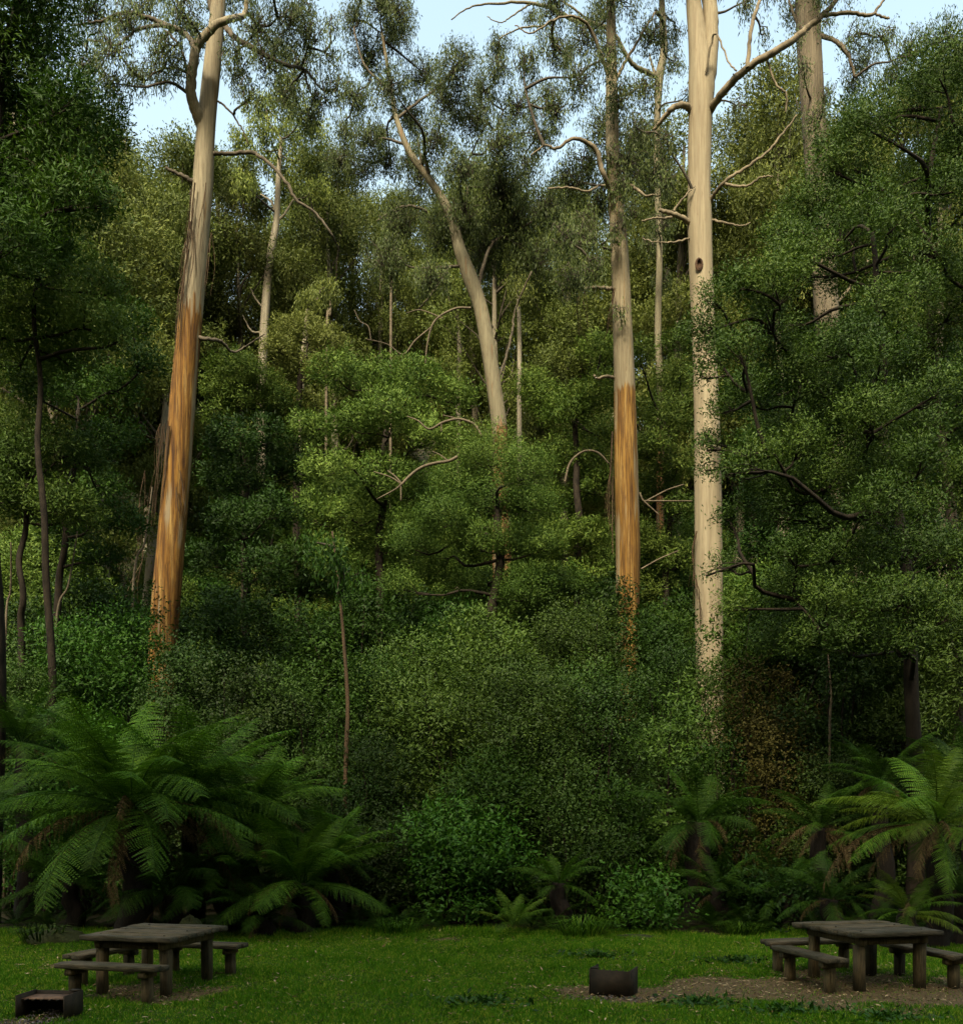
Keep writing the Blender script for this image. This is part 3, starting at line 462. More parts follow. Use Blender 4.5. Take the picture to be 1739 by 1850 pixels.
# ------------------------------------------------------------------ dense rounded trees, placed as photographed
def puff_tree(label, D, puffs, trunk, lm, seed, L=.12, W=.034, dens=1.0, sq=.86, quad=True, per=14, spread=.12, branch=True, tw_px=14, v0=.5, name="wattle_tree", group=None, dd=1.0, bark=None, flat=.75):
    rng = np.random.default_rng(seed)
    tp, tr = px_line(trunk, D); gx = tp[-1][0]; gz = float(tz(gx, D))
    tp = np.vstack([tp, [gx, D, gz - .2]]); tr = np.append(tr, tr[-1] * 1.25)
    o = root(name, (gx, D, gz), label, "tree", group)
    p, r = resample(tp, tr, 40); zz = np.arange(40) / 39 * 9; p = p + np.stack([np.sin(zz * .7 + seed) * .12 + np.sin(zz * 2.3 + seed) * .05, np.cos(zz * 1.3 + seed) * .12, zz * 0], 1) * np.minimum(1, (39 - np.arange(40)) / 8)[:, None]; g = G(); tube(g, p[::-1], r[::-1], 12, rough=.06, rng=rng); part("trunk", g, bark or M['darkbark'], o, smooth=True)
    gb = G(); gl = G(); allp = p.copy()
    for q in puffs:
        d = D + (q[3] if len(q) > 3 else rng.normal(0, dd)); c = P(q[0] + rng.normal(0, 5), q[1] + rng.normal(0, 8), d); R = q[2] / F * d * rng.uniform(.85, 1.15)
        low = allp[allp[:, 2] < c[2] - .1 * R]; low = low if len(low) else allp[-1:]
        st = low[np.argmin(np.linalg.norm(low - c, axis=1) + .15 * np.abs(low[:, 2] - c[2]))]; dist = np.linalg.norm(st - c)
        if branch:
            lp = limb_to(gb, st, c - [0, 0, .25 * R], .022 + .014 * dist, .018, rng, -.03, 5); allp = np.vstack([allp, lp[4:7]])
            for k in range(5):
                e = c + sph(rng, 1)[0] * R * .75 * [1, 1, .6]; limb_to(gb, lp[6], e, .014, .005, rng, 0, 3, 6, .15)
        puff(gl, c, (R * 1.12, R * 1.12, R * sq), int(dens * 4300 * R ** 2 * (.12 * .034) / (L * W)), L, W, rng, per, spread, quad, flat=flat, v0=v0 + rng.normal(0, .07))
    if gb.n: part("branch", gb, M['darkbark'], o, smooth=True)
    part("crown", gl, lm, o); return o

puff_tree("tall dark green wattle filling the upper left corner", 20,
  [(10, 30, 85), (90, 50, 62), (40, 130, 85), (120, 165, 62), (165, 225, 60), (30, 240, 80), (110, 275, 70), (185, 275, 36), (50, 345, 80), (130, 370, 66), (190, 360, 30), (10, 430, 80), (-60, 100, 90), (-60, 300, 90), (90, 430, 50), (-40, -60, 90), (60, -50, 80)],
  [(20, 20, 12), (0, 200, 18), (-15, 400, 24), (-20, 700, 28), (-20, 1100, 32)], M['darkwattle'], 21, v0=.45, L=.14, W=.036)
puff_tree("olive green wattle below the dark one at the left edge", 23,
  [(60, 470, 66), (130, 490, 62), (185, 520, 46), (20, 540, 70), (90, 560, 70), (165, 580, 55), (210, 610, 35), (40, 640, 66), (120, 650, 60), (-20, 600, 60), (60, 410, 40), (-30, 480, 50)],
  [(70, 520, 7), (75, 700, 9), (78, 900, 11), (80, 1150, 13)], M['wattle'], 22, L=.14, W=.04)
puff_tree("small wattle with flat tiers of foliage on two dark stems at the left edge", 24,
  [(50, 860, 56), (110, 900, 56), (20, 830, 46), (150, 930, 34), (60, 920, 50), (-20, 900, 60), (110, 810, 50), (160, 820, 40), (30, 770, 56)],
  [(60, 880, 8), (42, 980, 10), (35, 1080, 11), (28, 1190, 13)], M['wattle'], 23, v0=.45, L=.14, W=.04)
puff_tree("shaded wattle between the left edge and the shaggy left gum", 27,
  [(60, 710, 60), (140, 720, 56), (210, 700, 50), (220, 770, 46), (180, 790, 50), (250, 650, 40), (240, 590, 44), (120, 970, 40), (190, 880, 48), (220, 950, 40), (180, 1010, 40)],
  [(150, 740, 8), (120, 900, 11), (108, 1000, 12), (100, 1140, 14)], M['under'], 24, L=.15, W=.045, v0=.55)
puff_tree("broad wattle with a domed bushy crown in the centre of the clearing's edge", 30,
  [(880, 825, 55), (945, 845, 52), (825, 870, 52), (880, 905, 70), (960, 920, 52), (800, 935, 52), (755, 990, 46), (860, 990, 62), (930, 990, 52), (785, 1040, 52), (865, 1065, 62), (950, 1070, 52), (1015, 1040, 46), (720, 1060, 40), (985, 985, 40)],
  [(890, 880, 12), (895, 1000, 16), (890, 1200, 20)], M['wattle'], 25, dens=1.0, dd=1.2, L=.10, W=.03)
puff_tree("pale feathery wattle on the slope left of the central gum", 37,
  [(680, 690, 58), (745, 705, 58), (620, 680, 46), (820, 730, 44), (700, 770, 62), (640, 770, 52), (780, 780, 50), (600, 845, 52), (690, 860, 60), (640, 930, 60), (740, 900, 54), (600, 1000, 50), (680, 1010, 56), (560, 790, 44), (740, 970, 46), (560, 930, 44)],
  [(690, 760, 10), (690, 900, 13), (690, 1100, 15)], M['wattle'], 26, L=.17, W=.05, dd=1.6, v0=.6)
puff_tree("silvery wattle crown catching light beside the pale slender gum", 46,
  [(555, 600, 40), (520, 590, 34), (590, 625, 36), (545, 650, 42), (500, 640, 30), (580, 680, 32), (540, 715, 30)],
  [(548, 640, 9), (540, 730, 11), (537, 900, 12)], M['silver'], 27, L=.19, W=.055)
puff_tree("rounded wattle right behind the shaggy left gum", 44,
  [(430, 680, 44), (470, 700, 42), (390, 690, 36), (440, 740, 46), (500, 740, 40), (400, 750, 40)],
  [(440, 730, 9), (440, 900, 12)], M['wattle'], 28, L=.18, W=.055, v0=.55)
puff_tree("dark layered understorey tree right of the shaggy left gum", 38,
  [(420, 790, 56), (480, 790, 50), (400, 860, 54), (460, 870, 60), (530, 850, 46), (430, 940, 60), (500, 940, 56), (390, 1010, 50), (460, 1020, 60), (540, 1000, 46), (400, 1080, 46), (520, 1070, 50), (570, 1060, 40)],
  [(450, 800, 9), (445, 950, 12), (440, 1150, 14)], M['under'], 29, L=.18, W=.055, dd=1.6)
puff_tree("wattle with tiered foliage just left of the straight orange-based gum", 42,
  [(1070, 700, 44), (1035, 760, 50), (1085, 780, 40), (1000, 740, 42), (1050, 830, 50), (1000, 830, 40), (1075, 880, 46), (1020, 910, 50), (1070, 960, 46), (1010, 980, 44), (1060, 1030, 44), (960, 700, 34), (1070, 640, 34)],
  [(1045, 760, 9), (1040, 900, 12), (1040, 1080, 13)], M['wattle'], 30, L=.18, W=.055, dd=1.6)
puff_tree("pale feathery wattle in the gap between the two big right-hand gums", 43,
  [(1200, 705, 38), (1230, 680, 34), (1170, 735, 34), (1215, 760, 42), (1180, 800, 42), (1225, 830, 40), (1185, 880, 42), (1220, 920, 40), (1190, 980, 42), (1225, 1020, 38), (1185, 1070, 42), (1160, 640, 30), (1225, 620, 30)],
  [(1205, 760, 9), (1205, 900, 11), (1205, 1100, 12)], M['wattle'], 31, L=.18, W=.055, dd=1.4, v0=.65)
# the blackwoods on the right
def outline(y): return np.interp(y, [90, 130, 200, 300, 400, 480, 560, 620, 720, 800, 900, 1000, 1150, 1300], [1660, 1610, 1500, 1470, 1400, 1330, 1290, 1285, 1300, 1320, 1335, 1345, 1350, 1400])
def region_puffs(seed, x0, x1, y0, y1, n, rlo=34, rhi=62, gaps=()):
    r = np.random.default_rng(seed); out = []
    for _ in range(n * 40):
        if len(out) >= n: break
        y = r.uniform(y0, y1); x = r.uniform(x0, x1); R = r.uniform(rlo, rhi)
        if x - R * .75 < outline(y): continue
        if any((x - a) ** 2 / (c + R * .8) ** 2 + (y - b) ** 2 / (d + R * .6) ** 2 < 1 for a, b, c, d in gaps): continue
        if any((x - a) ** 2 + ((y - b) * 1.2) ** 2 < (.62 * (R + c)) ** 2 for a, b, c, *_ in out): continue
        out.append((x, y, R))
    return out
gaps = [(1490, 550, 18, 45), (1275, 740, 30, 40), (1620, 640, 20, 20), (1560, 450, 18, 18)]
puff_tree("big blackwood on the right whose leafy boughs reach over the cream gum's trunk", 20,
  region_puffs(3, 1290, 1640, 360, 1180, 46, gaps=gaps) + [(1580, 620, 50, -2), (1560, 740, 55, -2), (1650, 820, 55, -2), (1590, 900, 60, -2), (1660, 980, 60, -2), (1600, 1080, 60, -2), (1690, 700, 50, -2), (1640, 1160, 55, -2), (1700, 1090, 50, -2), (1540, 1150, 55, -1.6), (1300, 590, 32), (1330, 520, 36), (1285, 790, 22), (1345, 690, 40), (1310, 860, 24), (1400, 420, 36), (1275, 1040, 12), (1290, 545, 34, 0), (1268, 600, 32, 0), (1295, 640, 40, 0), (1275, 690, 26, 0), (1300, 745, 34, 0), (1272, 805, 20, 0), (1282, 850, 16, 0), (1320, 930, 30, 0), (1315, 1020, 30, 0), (1322, 1100, 34, 0)],
  [(1560, 420, 8, .8), (1580, 560, 11, 1), (1600, 700, 15, 1), (1620, 860, 19, 1), (1640, 1100, 23, .6), (1650, 1400, 28)], M['blackwood'], 33, L=.08, W=.028, dens=.82, per=14, spread=.10, name="blackwood_tree", dd=1.3)
puff_tree("tallest blackwood at the right edge with a rounded top against the sky", 24,
  region_puffs(4, 1440, 1800, 110, 1150, 60, 36, 66, gaps=[(1490, 550, 18, 45)]) + [(1500, 300, 42), (1480, 360, 40), (1450, 420, 40), (1520, 380, 44), (1500, 250, 34), (1545, 220, 36)],
  [(1690, 200, 6, 1), (1680, 400, 10, 1), (1700, 700, 15, 1), (1715, 1000, 20, 1), (1725, 1400, 26)], M['blackwood'], 34, L=.095, W=.032, dens=.85, per=14, name="blackwood_tree", dd=1.4)
puff_tree("shadowy tree filling the space behind the blackwoods on the right", 30,
  region_puffs(6, 1340, 1760, 640, 1200, 34, 40, 66), [(1450, 700, 9), (1440, 900, 12), (1435, 1200, 14)], M['under'], 35, L=.15, W=.05, name="understorey_tree")

# ------------------------------------------------------------------ repeated trees of the hillside
def proto_gum(seed, H=32):
    rng = np.random.default_rng(seed); o = root("gum_tree", (0, 0, 0), "x", "tree")
    lean = rng.normal(0, .03, 2); pts = [np.array([lean[0] * z + .4 * math.sin(z * .12 + seed), lean[1] * z, z]) for z in np.linspace(-.5, H * .93, 9)]
    p, r = resample(np.array(pts), np.linspace(.42, .07, 9), 40); g = G(); tube(g, p, r, 9, rough=.04, rng=rng); part("trunk", g, b6, o, smooth=True, local=True)
    gb = G(); gl = G()
    for i in range(34):
        z = H * rng.uniform(.36, .97); k = np.argmin(abs(p[:, 2] - z * .93)); a = rng.uniform(0, 6.28); sp = (1 - (z / H - .62) ** 2 * 5) * 4.2 * rng.uniform(.35, 1)
        c = p[k] + np.array([math.cos(a) * sp, math.sin(a) * sp, z - p[k][2] + sp * .35]); limb_to(gb, p[max(0, k - 2)], c, .09, .025, rng, .05, 4)
        R = rng.uniform(1.0, 2.0)
        puff(gl, c, (R * 1.25, R * 1.25, R * .8), int((1000 if seed % 2 else 500) * R ** 1.5), .26, .085, rng, 10, .2, False, up=.2)
        hang(gl, c, (R * 1.1, R * 1.1, R), int(500 * R), .26, .07, rng, 16, False)
    part("branch", gb, M['twig'], o, local=True); part("crown", gl, M['hillgum'], o, local=True); return o
def proto_wattle(seed, H=12, lm='wattle', conic=.3):
    rng = np.random.default_rng(seed); o = root("wattle_tree", (0, 0, 0), "x", "tree")
    p, r = resample(np.array([[.25 * math.sin(z + seed), .2 * math.cos(z * .7), z] for z in np.linspace(-.4, H * .85, 6)]), np.linspace(.16, .04, 6), 20)
    g = G(); tube(g, p, r, 7, rough=.05, rng=rng); part("trunk", g, M['darkbark'], o, smooth=True, local=True)
    gb = G(); gl = G()
    for i in range(26):
        h = rng.uniform(.22, .97); a = rng.uniform(0, 6.28); sp = (1 - conic * h) * H * .27 * math.sqrt(max(.02, 1 - ((h - .5) / .52) ** 2)) * rng.uniform(.5, 1.05)
        k = min(len(p) - 1, int(h * .8 * len(p))); c = np.array([p[k][0] + math.cos(a) * sp, p[k][1] + math.sin(a) * sp, h * H]); R = rng.uniform(.85, 1.5) * H / 12
        limb_to(gb, p[k], c, .05, .015, rng, 0, 4); puff(gl, c, (R * 1.15, R * 1.15, R * .85), int(2100 * R ** 2), .21, .07, rng, 12, .16, False, flat=.8)
    part("branch", gb, M['darkbark'], o, local=True); part("crown", gl, M[lm], o, local=True); return o
LM = [(60, "at the left edge"), (230, "left of the shaggy gum"), (330, "behind the shaggy left gum"), (430, "right of the shaggy left gum"), (520, "around the pale slender gum"), (660, "left of the leaning central gum"),
      (860, "behind the leaning central gum"), (1000, "right of the leaning central gum"), (1140, "behind the straight orange-based gum"), (1290, "behind the forked cream gum"), (1440, "right of the forked cream gum"), (1600, "behind the blackwoods"), (1720, "at the right edge")]
def where(px, D):
    w_ = min(LM, key=lambda q: abs(q[0] - px))[1]; h = "foot of the slope" if D < 46 else "lower slope" if D < 60 else "middle slope" if D < 78 else "upper slope" if D < 100 else "ridge"
    return w_, h
PG = [proto_gum(s) for s in (1, 2, 3, 4)]; PW = [proto_wattle(s) for s in (5, 6, 7)]; PU = [proto_wattle(s, 10, 'under', .5) for s in (8, 9)]; PS = [proto_wattle(10, 11, 'silver')]
used = set()
def place(protos, px, D, sc, adj, group, rng, topy=None):
    pr = protos[rng.integers(len(protos))]; x = (px - CX) / F * D; z = float(tz(x, D))
    o = copy_tree(pr) if pr.name in used else pr; used.add(pr.name)
    if topy is not None:
        base = 32 if protos is PG else 12 if protos is PW else 10 if protos is PU else 11
        sc = max(.3, (CH - (topy - HY) / F * D - z) / base)
    o.location = (x, D, z - .1); o.rotation_euler = (0, 0, rng.uniform(0, 6.28)); k = min(sc, 1.25) if protos is PG else sc; o.scale = (k * rng.uniform(.9, 1.1), k * rng.uniform(.9, 1.1), sc)
    a, b = where(px, D); tag(o, f"{adj} {a}, {b}", "tree", group)
rng = np.random.default_rng(77)
for px, ty, D in [(250, 200, 58), (300, 230, 66), (205, 130, 50), (340, 290, 72), (410, 300, 70), (445, 330, 64), (560, 300, 70), (610, 290, 66), (640, 330, 75), (690, 350, 72), (745, 370, 82), (800, 360, 76), (860, 330, 70), (905, 300, 66), (955, 320, 74), (1010, 330, 64), (1045, 350, 80), (1165, 320, 70), (1215, 320, 66), (1230, 260, 60), (1320, 240, 62), (1345, 190, 64), (1395, 150, 60), (1430, 220, 66), (1370, 300, 78), (1500, 250, 64), (1560, 220, 60), (1620, 170, 58), (1700, 110, 55), (120, 200, 60), (60, 150, 56), (-30, 200, 60), (1790, 150, 60), (500, 360, 84), (150, 90, 46)]:
    place(PG, px, D, 1, "leafy gum", "gum trees on the hillside", rng, ty + rng.uniform(-8, 8))
for k in range(34):
    D = rng.uniform(70, 120); place(PG, rng.uniform(-200, 1950), D, rng.uniform(.6, .85), "distant gum", "gum trees on the hillside", rng)
for k in range(80):
    D = 41 + 70 * rng.random() ** 1.3; px = rng.uniform(-150, 1900)
    place(PW, px, D, rng.uniform(.75, 1.25), "bushy wattle", "wattles on the hillside", rng)
for k in range(12):
    place(PS, rng.uniform(380, 1300), rng.uniform(44, 80), rng.uniform(.7, 1.05), "pale silvery wattle", "silvery wattles on the hillside", rng)
for k in range(46):
    D = rng.uniform(33, 60); px = rng.uniform(-150, 1900)
    place(PU, px, D, rng.uniform(.7, 1.15), "dark leafy understorey tree", "dark understorey trees", rng)
# unseen trees added on the camera's side to shade the lawn and the ferns
for k in range(16):
    x = -52 + 7 * k + rng.uniform(-2, 2); y = rng.uniform(-30, -20); o = copy_tree(PG[k % 4]); o.location = (x, y, float(tz(x, y))); o.rotation_euler = (0, 0, rng.uniform(0, 6)); o.scale = (1.6, 1.6, 1.5)
    tag(o, "unseen tall gum added on the near side to shade the clearing", "tree", "shade gums added behind the viewer")
for k in range(24):
    x = -50 + 4.4 * k + rng.uniform(-1, 1); y = rng.uniform(-20, -14); o = copy_tree(PW[k % 3]); o.location = (x, y, float(tz(x, y))); o.rotation_euler = (0, 0, rng.uniform(0, 6)); o.scale = (1.35, 1.35, 1.15)
    tag(o, "unseen wattle added on the near side to shade the clearing", "tree", "shade wattles added behind the viewer")

# low growth covering the hillside floor
def undergrowth():
    rng = np.random.default_rng(9); g = G()
    for k in range(420):
        y = 26 + 90 * rng.random() ** 1.6; x = rng.uniform(-.6, .6) * y; R = rng.uniform(.9, 1.9) * (1 + y / 120)
        puff(g, (x, y, float(tz(x, y)) + .2), (R, R, R * rng.uniform(.6, 1.1)), int(260 * R), .24 + y / 500, .075 + y / 1500, rng, 8, .2, False, v0=rng.uniform(.3, .6))
    tag(part("undergrowth", g, M['under']), "low dark undergrowth covering the forest floor and slope", "undergrowth", kind='stuff')
undergrowth()

# ------------------------------------------------------------------ shrubs along the clearing
def shrub(label, px, topy, wpx, D, lm, seed, L=.085, W=.034, dens=1., stems=5, bot=.18, group=None, thin=1., v0=.5, name="shrub"):
    rng = np.random.default_rng(seed); x = (px - CX) / F * D; gz = float(tz(x, D)); H = CH - (topy - HY) / F * D - gz; Wd = wpx / F * D / 2
    o = root(name, (x, D, gz), label, "shrub", group); gb = G(); gl = G()
    n = int(8 + 3.6 * Wd * H); v0 = v0 + rng.uniform(-.16, .14)
    for k in range(n):
        h = bot + (1 - bot) * (k + rng.random()) / n; sp = Wd * math.sqrt(max(.05, 1 - max(0, (h - .55) / .55) ** 2)) * rng.uniform(.2, 1); a = rng.uniform(0, 6.28)
        R = rng.uniform(.30, .80) * min(1.3, Wd / 1.1 + .3); c = np.array([x + math.cos(a) * sp, D + math.sin(a) * sp * .8, gz + h * H - R * .5])
        if k % 2 == 0:
            b = np.array([x + rng.normal(0, .25 * Wd), D + rng.normal(0, .2), gz - .05]); limb_to(gb, b, c, .018 + .006 * H, .008, rng, -.02, 4, 9, .1)
        puff(gl, c, (R * 1.2, R * 1.2, R * .85), int(dens * 1050 * (R * 1.3) ** 2 * (.085 * .034) / (L * W) * thin), L, W, rng, 7, .10, True, v0=v0 + rng.normal(0, .06))
    part("stems", gb, M['darkbark'], o); part("foliage", gl, lm, o); return o
sh = [("leafy green shrub at the left under the tiered wattle", 120, 1110, 170, 24.5, 'bright'), ("tall green shrub in front of the shaggy gum's base", 225, 1090, 130, 26, 'bright'),
 ("pale-leaved shrub covering the foot of the shaggy left gum", 330, 1160, 170, 24, 'shrub'), ("pale-leaved shrub above the big fern's crown", 430, 1190, 190, 23, 'shrub'), ("pale-leaved shrub beside the spindly reddish stem", 530, 1215, 150, 23.5, 'shrub'),
 ("olive shrub at the left edge above the ferns", 30, 1180, 150, 23, 'shrub'), ("shaded shrub behind the big ferns on the left", 130, 1300, 260, 22, 'bright'),
 ("olive tall shrub right of the spindly reddish stem", 735, 1140, 170, 25, 'shrub'), ("broad olive tall shrub below the domed wattle", 880, 1095, 220, 26, 'shrub'), ("high olive shrub left of the straight orange-based gum", 1030, 1090, 190, 26.5, 'shrub'),
 ("olive shrub with arching stems in the middle of the thicket", 790, 1220, 190, 23, 'shrub'), ("dark olive shrub in the thicket centre, over black stems", 940, 1190, 200, 22.5, 'shrub'), ("dense olive shrub crossing the straight gum's trunk", 1075, 1200, 150, 24, 'shrub'),
 ("leafy shrub between the straight gum and the forked gum", 1195, 1160, 110, 26, 'shrub'), ("leafy shrub overlapping the foot of the forked gum", 1225, 1240, 110, 23, 'shrub'),
 ("bright green shrub standing forward at the centre of the lawn's far edge", 830, 1440, 210, 19.6, 'bright'), ("low dull shrub left of the bright green shrub", 690, 1470, 150, 20.3, 'shrub'),
 ("grey-leaved open shrub right of the bright green shrub", 1015, 1365, 140, 20.6, 'shrub'), ("small glossy shrub low under the central tree fern", 1175, 1565, 110, 18.7, 'bright'),
 ("dry brownish scrub right of the forked gum", 1400, 1190, 200, 24, 'scrub'), ("dry twiggy scrub above the right ferns", 1390, 1290, 130, 22, 'scrub'), ("olive shrub under the big blackwood", 1530, 1090, 200, 23, 'shrub'),
 ("olive shrub under the tallest blackwood at the right edge", 1690, 1080, 210, 22.5, 'shrub'), ("low olive shrub behind the right-hand table's ferns", 1500, 1360, 170, 21.5, 'shrub'), ("shaded shrub behind the ferns at the right edge", 1680, 1350, 180, 21, 'shrub'),
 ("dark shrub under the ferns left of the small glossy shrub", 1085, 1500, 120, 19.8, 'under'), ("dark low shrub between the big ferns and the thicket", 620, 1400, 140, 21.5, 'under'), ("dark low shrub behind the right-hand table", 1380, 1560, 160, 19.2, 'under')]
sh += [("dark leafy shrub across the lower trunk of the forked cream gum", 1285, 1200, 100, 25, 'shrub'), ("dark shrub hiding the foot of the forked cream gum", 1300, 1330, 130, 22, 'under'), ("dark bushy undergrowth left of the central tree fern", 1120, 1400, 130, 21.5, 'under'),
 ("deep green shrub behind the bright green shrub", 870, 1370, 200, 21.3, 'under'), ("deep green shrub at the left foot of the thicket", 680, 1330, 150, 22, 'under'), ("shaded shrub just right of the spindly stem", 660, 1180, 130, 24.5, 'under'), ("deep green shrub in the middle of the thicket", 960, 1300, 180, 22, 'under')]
rl = random.Random(4)
for i, (lab, px, ty, wd, D, k) in enumerate(sh):
    shrub(lab, px, ty, wd, D, M[k], 100 + i, thin=.55 if 'open' in lab or 'scrub' in lab else 1., L=.12 if k == 'bright' else rl.choice([.08, .10, .13]), W=.05 if k == 'bright' else rl.choice([.032, .045]))

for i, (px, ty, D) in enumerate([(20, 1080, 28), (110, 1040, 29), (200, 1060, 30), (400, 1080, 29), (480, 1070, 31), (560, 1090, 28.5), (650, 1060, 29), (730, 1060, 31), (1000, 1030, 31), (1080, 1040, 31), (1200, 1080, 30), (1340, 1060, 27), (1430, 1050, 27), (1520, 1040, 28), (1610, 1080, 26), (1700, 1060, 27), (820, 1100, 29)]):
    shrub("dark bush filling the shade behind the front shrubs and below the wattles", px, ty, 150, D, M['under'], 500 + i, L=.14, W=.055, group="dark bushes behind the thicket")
# dead bleached branches
def dead(label, D, rows):
    o = None
    for sp in rows:
        lp, lr = px_line(sp, D); a, b = resample(lp, lr, 6 * len(lp))
        if o is None: o = root("dead_branch", lp[0], label, "branch")
        g = G(); tube(g, a, b, 6, rough=.08, rng=np.random.default_rng(3)); part("stick", g, M['deadwood'], o, smooth=True)
dead("bare bleached branch arching left out of the domed wattle", 28.6, [[(826, 825, 6), (810, 833, 6), (785, 837, 6), (760, 845, 6), (740, 860, 6), (725, 875, 5), (712, 885, 3), (680, 902, 2)], [(725, 874, 4), (715, 862, 3), (700, 850, 2)], [(724, 874, 3), (724, 905, 2)], [(808, 832, 3), (795, 822, 2), (780, 815, 1.5)], [(725, 875, 3), (705, 862, 3), (675, 852, 2)]])
dead("hooked pale dead branch above the domed wattle", 31, [[(870, 788, 4), (858, 768, 5), (842, 760, 5), (825, 757, 5), (800, 763, 5), (775, 775, 4), (755, 760, 3), (735, 752, 2)], [(842, 760, 3), (800, 750, 2)], [(797, 763, 3), (797, 780, 2)]])
dead("white forked dead branch between the two big right-hand gums", 33.4, [[(1155, 890, 3), (1163, 905, 3), (1180, 898, 3), (1205, 885, 2.5), (1235, 875, 2)], [(1163, 905, 3), (1200, 905, 2.5), (1250, 905, 2)], [(1160, 903, 3), (1190, 930, 2)], [(1158, 1028, 3), (1190, 1010, 2.5), (1225, 995, 2)]])
dead("pale leafless limbs among the wattles left of the leaning central gum", 43, [[(850, 556, 4), (820, 558, 4), (785, 580, 4), (772, 620, 3), (768, 660, 2)], [(780, 590, 3), (750, 615, 3), (728, 640, 3), (700, 622, 2), (660, 612, 2)], [(670, 615, 2.5), (665, 590, 2.5), (650, 580, 2), (640, 560, 1.5)], [(728, 640, 2), (718, 680, 1.5)], [(800, 575, 2.5), (760, 560, 2), (735, 565, 1.5)]])
dead("arching bare black-and-pale bough left of the straight gum at mid height", 40, [[(1020, 870, 4), (1030, 835, 4), (1055, 815, 4), (1080, 818, 4), (1100, 838, 3)]])
for i, (x0, y0, x1, y1, D, lab) in enumerate([(140, 960, 100, 1150, 25, "thin pale sapling leaning among the shaded wattles at the left"), (275, 880, 240, 1075, 31, "thin grey vine-like sapling just left of the shaggy gum"), (20, 980, 10, 1150, 25.5, "thin grey sapling at the left edge"), (1495, 1180, 1498, 1330, 22, "thin straight stick-like sapling under the blackwood"), (700, 470, 706, 560, 60, "thin grey snag on the slope left of the leaning gum"), (595, 520, 590, 620, 60, "thin grey snag beside the silvery wattle")]):
    dead(lab, D, [[(x0, y0, 2.5), ((x0 + x1) / 2 + 4, (y0 + y1) / 2, 4), (x1, y1, 5), (x1 - 2, HY + 1700 * (CH - float(tz((x1 - CX) / F * D, D))) / D, 6)]])

# ------------------------------------------------------------------ tree ferns
def frond_mesh(name, e0, e1, seed, mat, dead=False, W=.165, npin=36):
    rng = np.random.default_rng(seed); n = 30; e = np.radians(np.interp(np.linspace(0, 1, n) ** 1.1, [0, 1], [e0, e1])); ds = 1 / (n - 1)
    pts = np.zeros((n, 3)); yaw = np.linspace(0, rng.normal(0, .2), n)
    for i in range(1, n): pts[i] = pts[i - 1] + ds * np.array([math.cos(e[i]) * math.cos(yaw[i]), math.cos(e[i]) * math.sin(yaw[i]), math.sin(e[i])])
    g = G(); tube(g, pts, np.linspace(.0065, .0015, n), 4, c=.25, cap=False)
    T = nrm(np.gradient(pts, axis=0)); pp, ax, nn, LL, WW, cc = [], [], [], [], [], []
    for k in range(npin):
        t = .13 + .87 * (k + .5) / npin; i = t * (n - 1); i0 = int(i); p = pts[i0] + (pts[min(n - 1, i0 + 1)] - pts[i0]) * (i - i0); tt = T[i0]
        side = nrm(np.cross(tt, [0, 0, 1.]) + 1e-6); upv = np.cross(side, tt)
        ln = W * (np.sin(np.pi * min(1, (t - .05)) ** .85) ** .7 * .95 + .06) * rng.uniform(.9, 1.08)
        for s in (-1, 1):
            d = nrm(side * s + tt * .55 - upv * (.12 if not dead else 0) + np.array([0, 0, -.12 if not dead else -1.1]) + rng.normal(0, .06 if not dead else .28, 3))
            if dead: ln *= rng.uniform(.75, 1.0)
            m = 11; q = (np.arange(m) + .5) / m; dr = np.array([0, 0, -1.]) * (q ** 2)[:, None] * ln * (.22 if not dead else .25)
            base = p + d * (q * ln)[:, None] + dr; nrmv = nrm(np.cross(d, tt) * s * -1 + rng.normal(0, .1, 3))
            if nrmv[2] < 0: nrmv = -nrmv
            pd = nrm(np.cross(nrmv, d)); pl = ln * .115 * (1 - q * .85) + .002
            for s2 in (-1, 1):
                pp.append(base); ax.append(np.tile(pd * s2 + d * .35, (m, 1)) + rng.normal(0, .08 if not dead else .4, (m, 3))); nn.append(np.tile(nrmv, (m, 1)) + rng.normal(0, .12, (m, 3)))
                LL.append(pl); WW.append(np.full(m, ln / m * .95)); cc.append(np.clip(.5 + rng.normal(0, .1) + rng.normal(0, .1, m), 0, 1))
    leaves(g, np.vstack(pp), np.vstack(ax), np.vstack(nn), np.concatenate(LL), np.concatenate(WW), np.concatenate(cc), True)
    return g.mesh(name, mat)
FM = {}
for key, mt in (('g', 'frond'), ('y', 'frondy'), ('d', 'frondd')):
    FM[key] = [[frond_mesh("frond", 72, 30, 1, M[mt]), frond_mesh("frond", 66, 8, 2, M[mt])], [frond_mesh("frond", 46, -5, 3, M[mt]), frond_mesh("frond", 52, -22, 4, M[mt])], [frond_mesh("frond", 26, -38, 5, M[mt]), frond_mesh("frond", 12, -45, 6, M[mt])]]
FD = [frond_mesh("dead_frond", 5, -80, 7, M['deadfrond'], True, .15), frond_mesh("dead_frond", -15, -92, 8, M['deadfrond'], True, .13), frond_mesh("dead_frond", 25, -70, 9, M['deadfrond'], True, .14)]
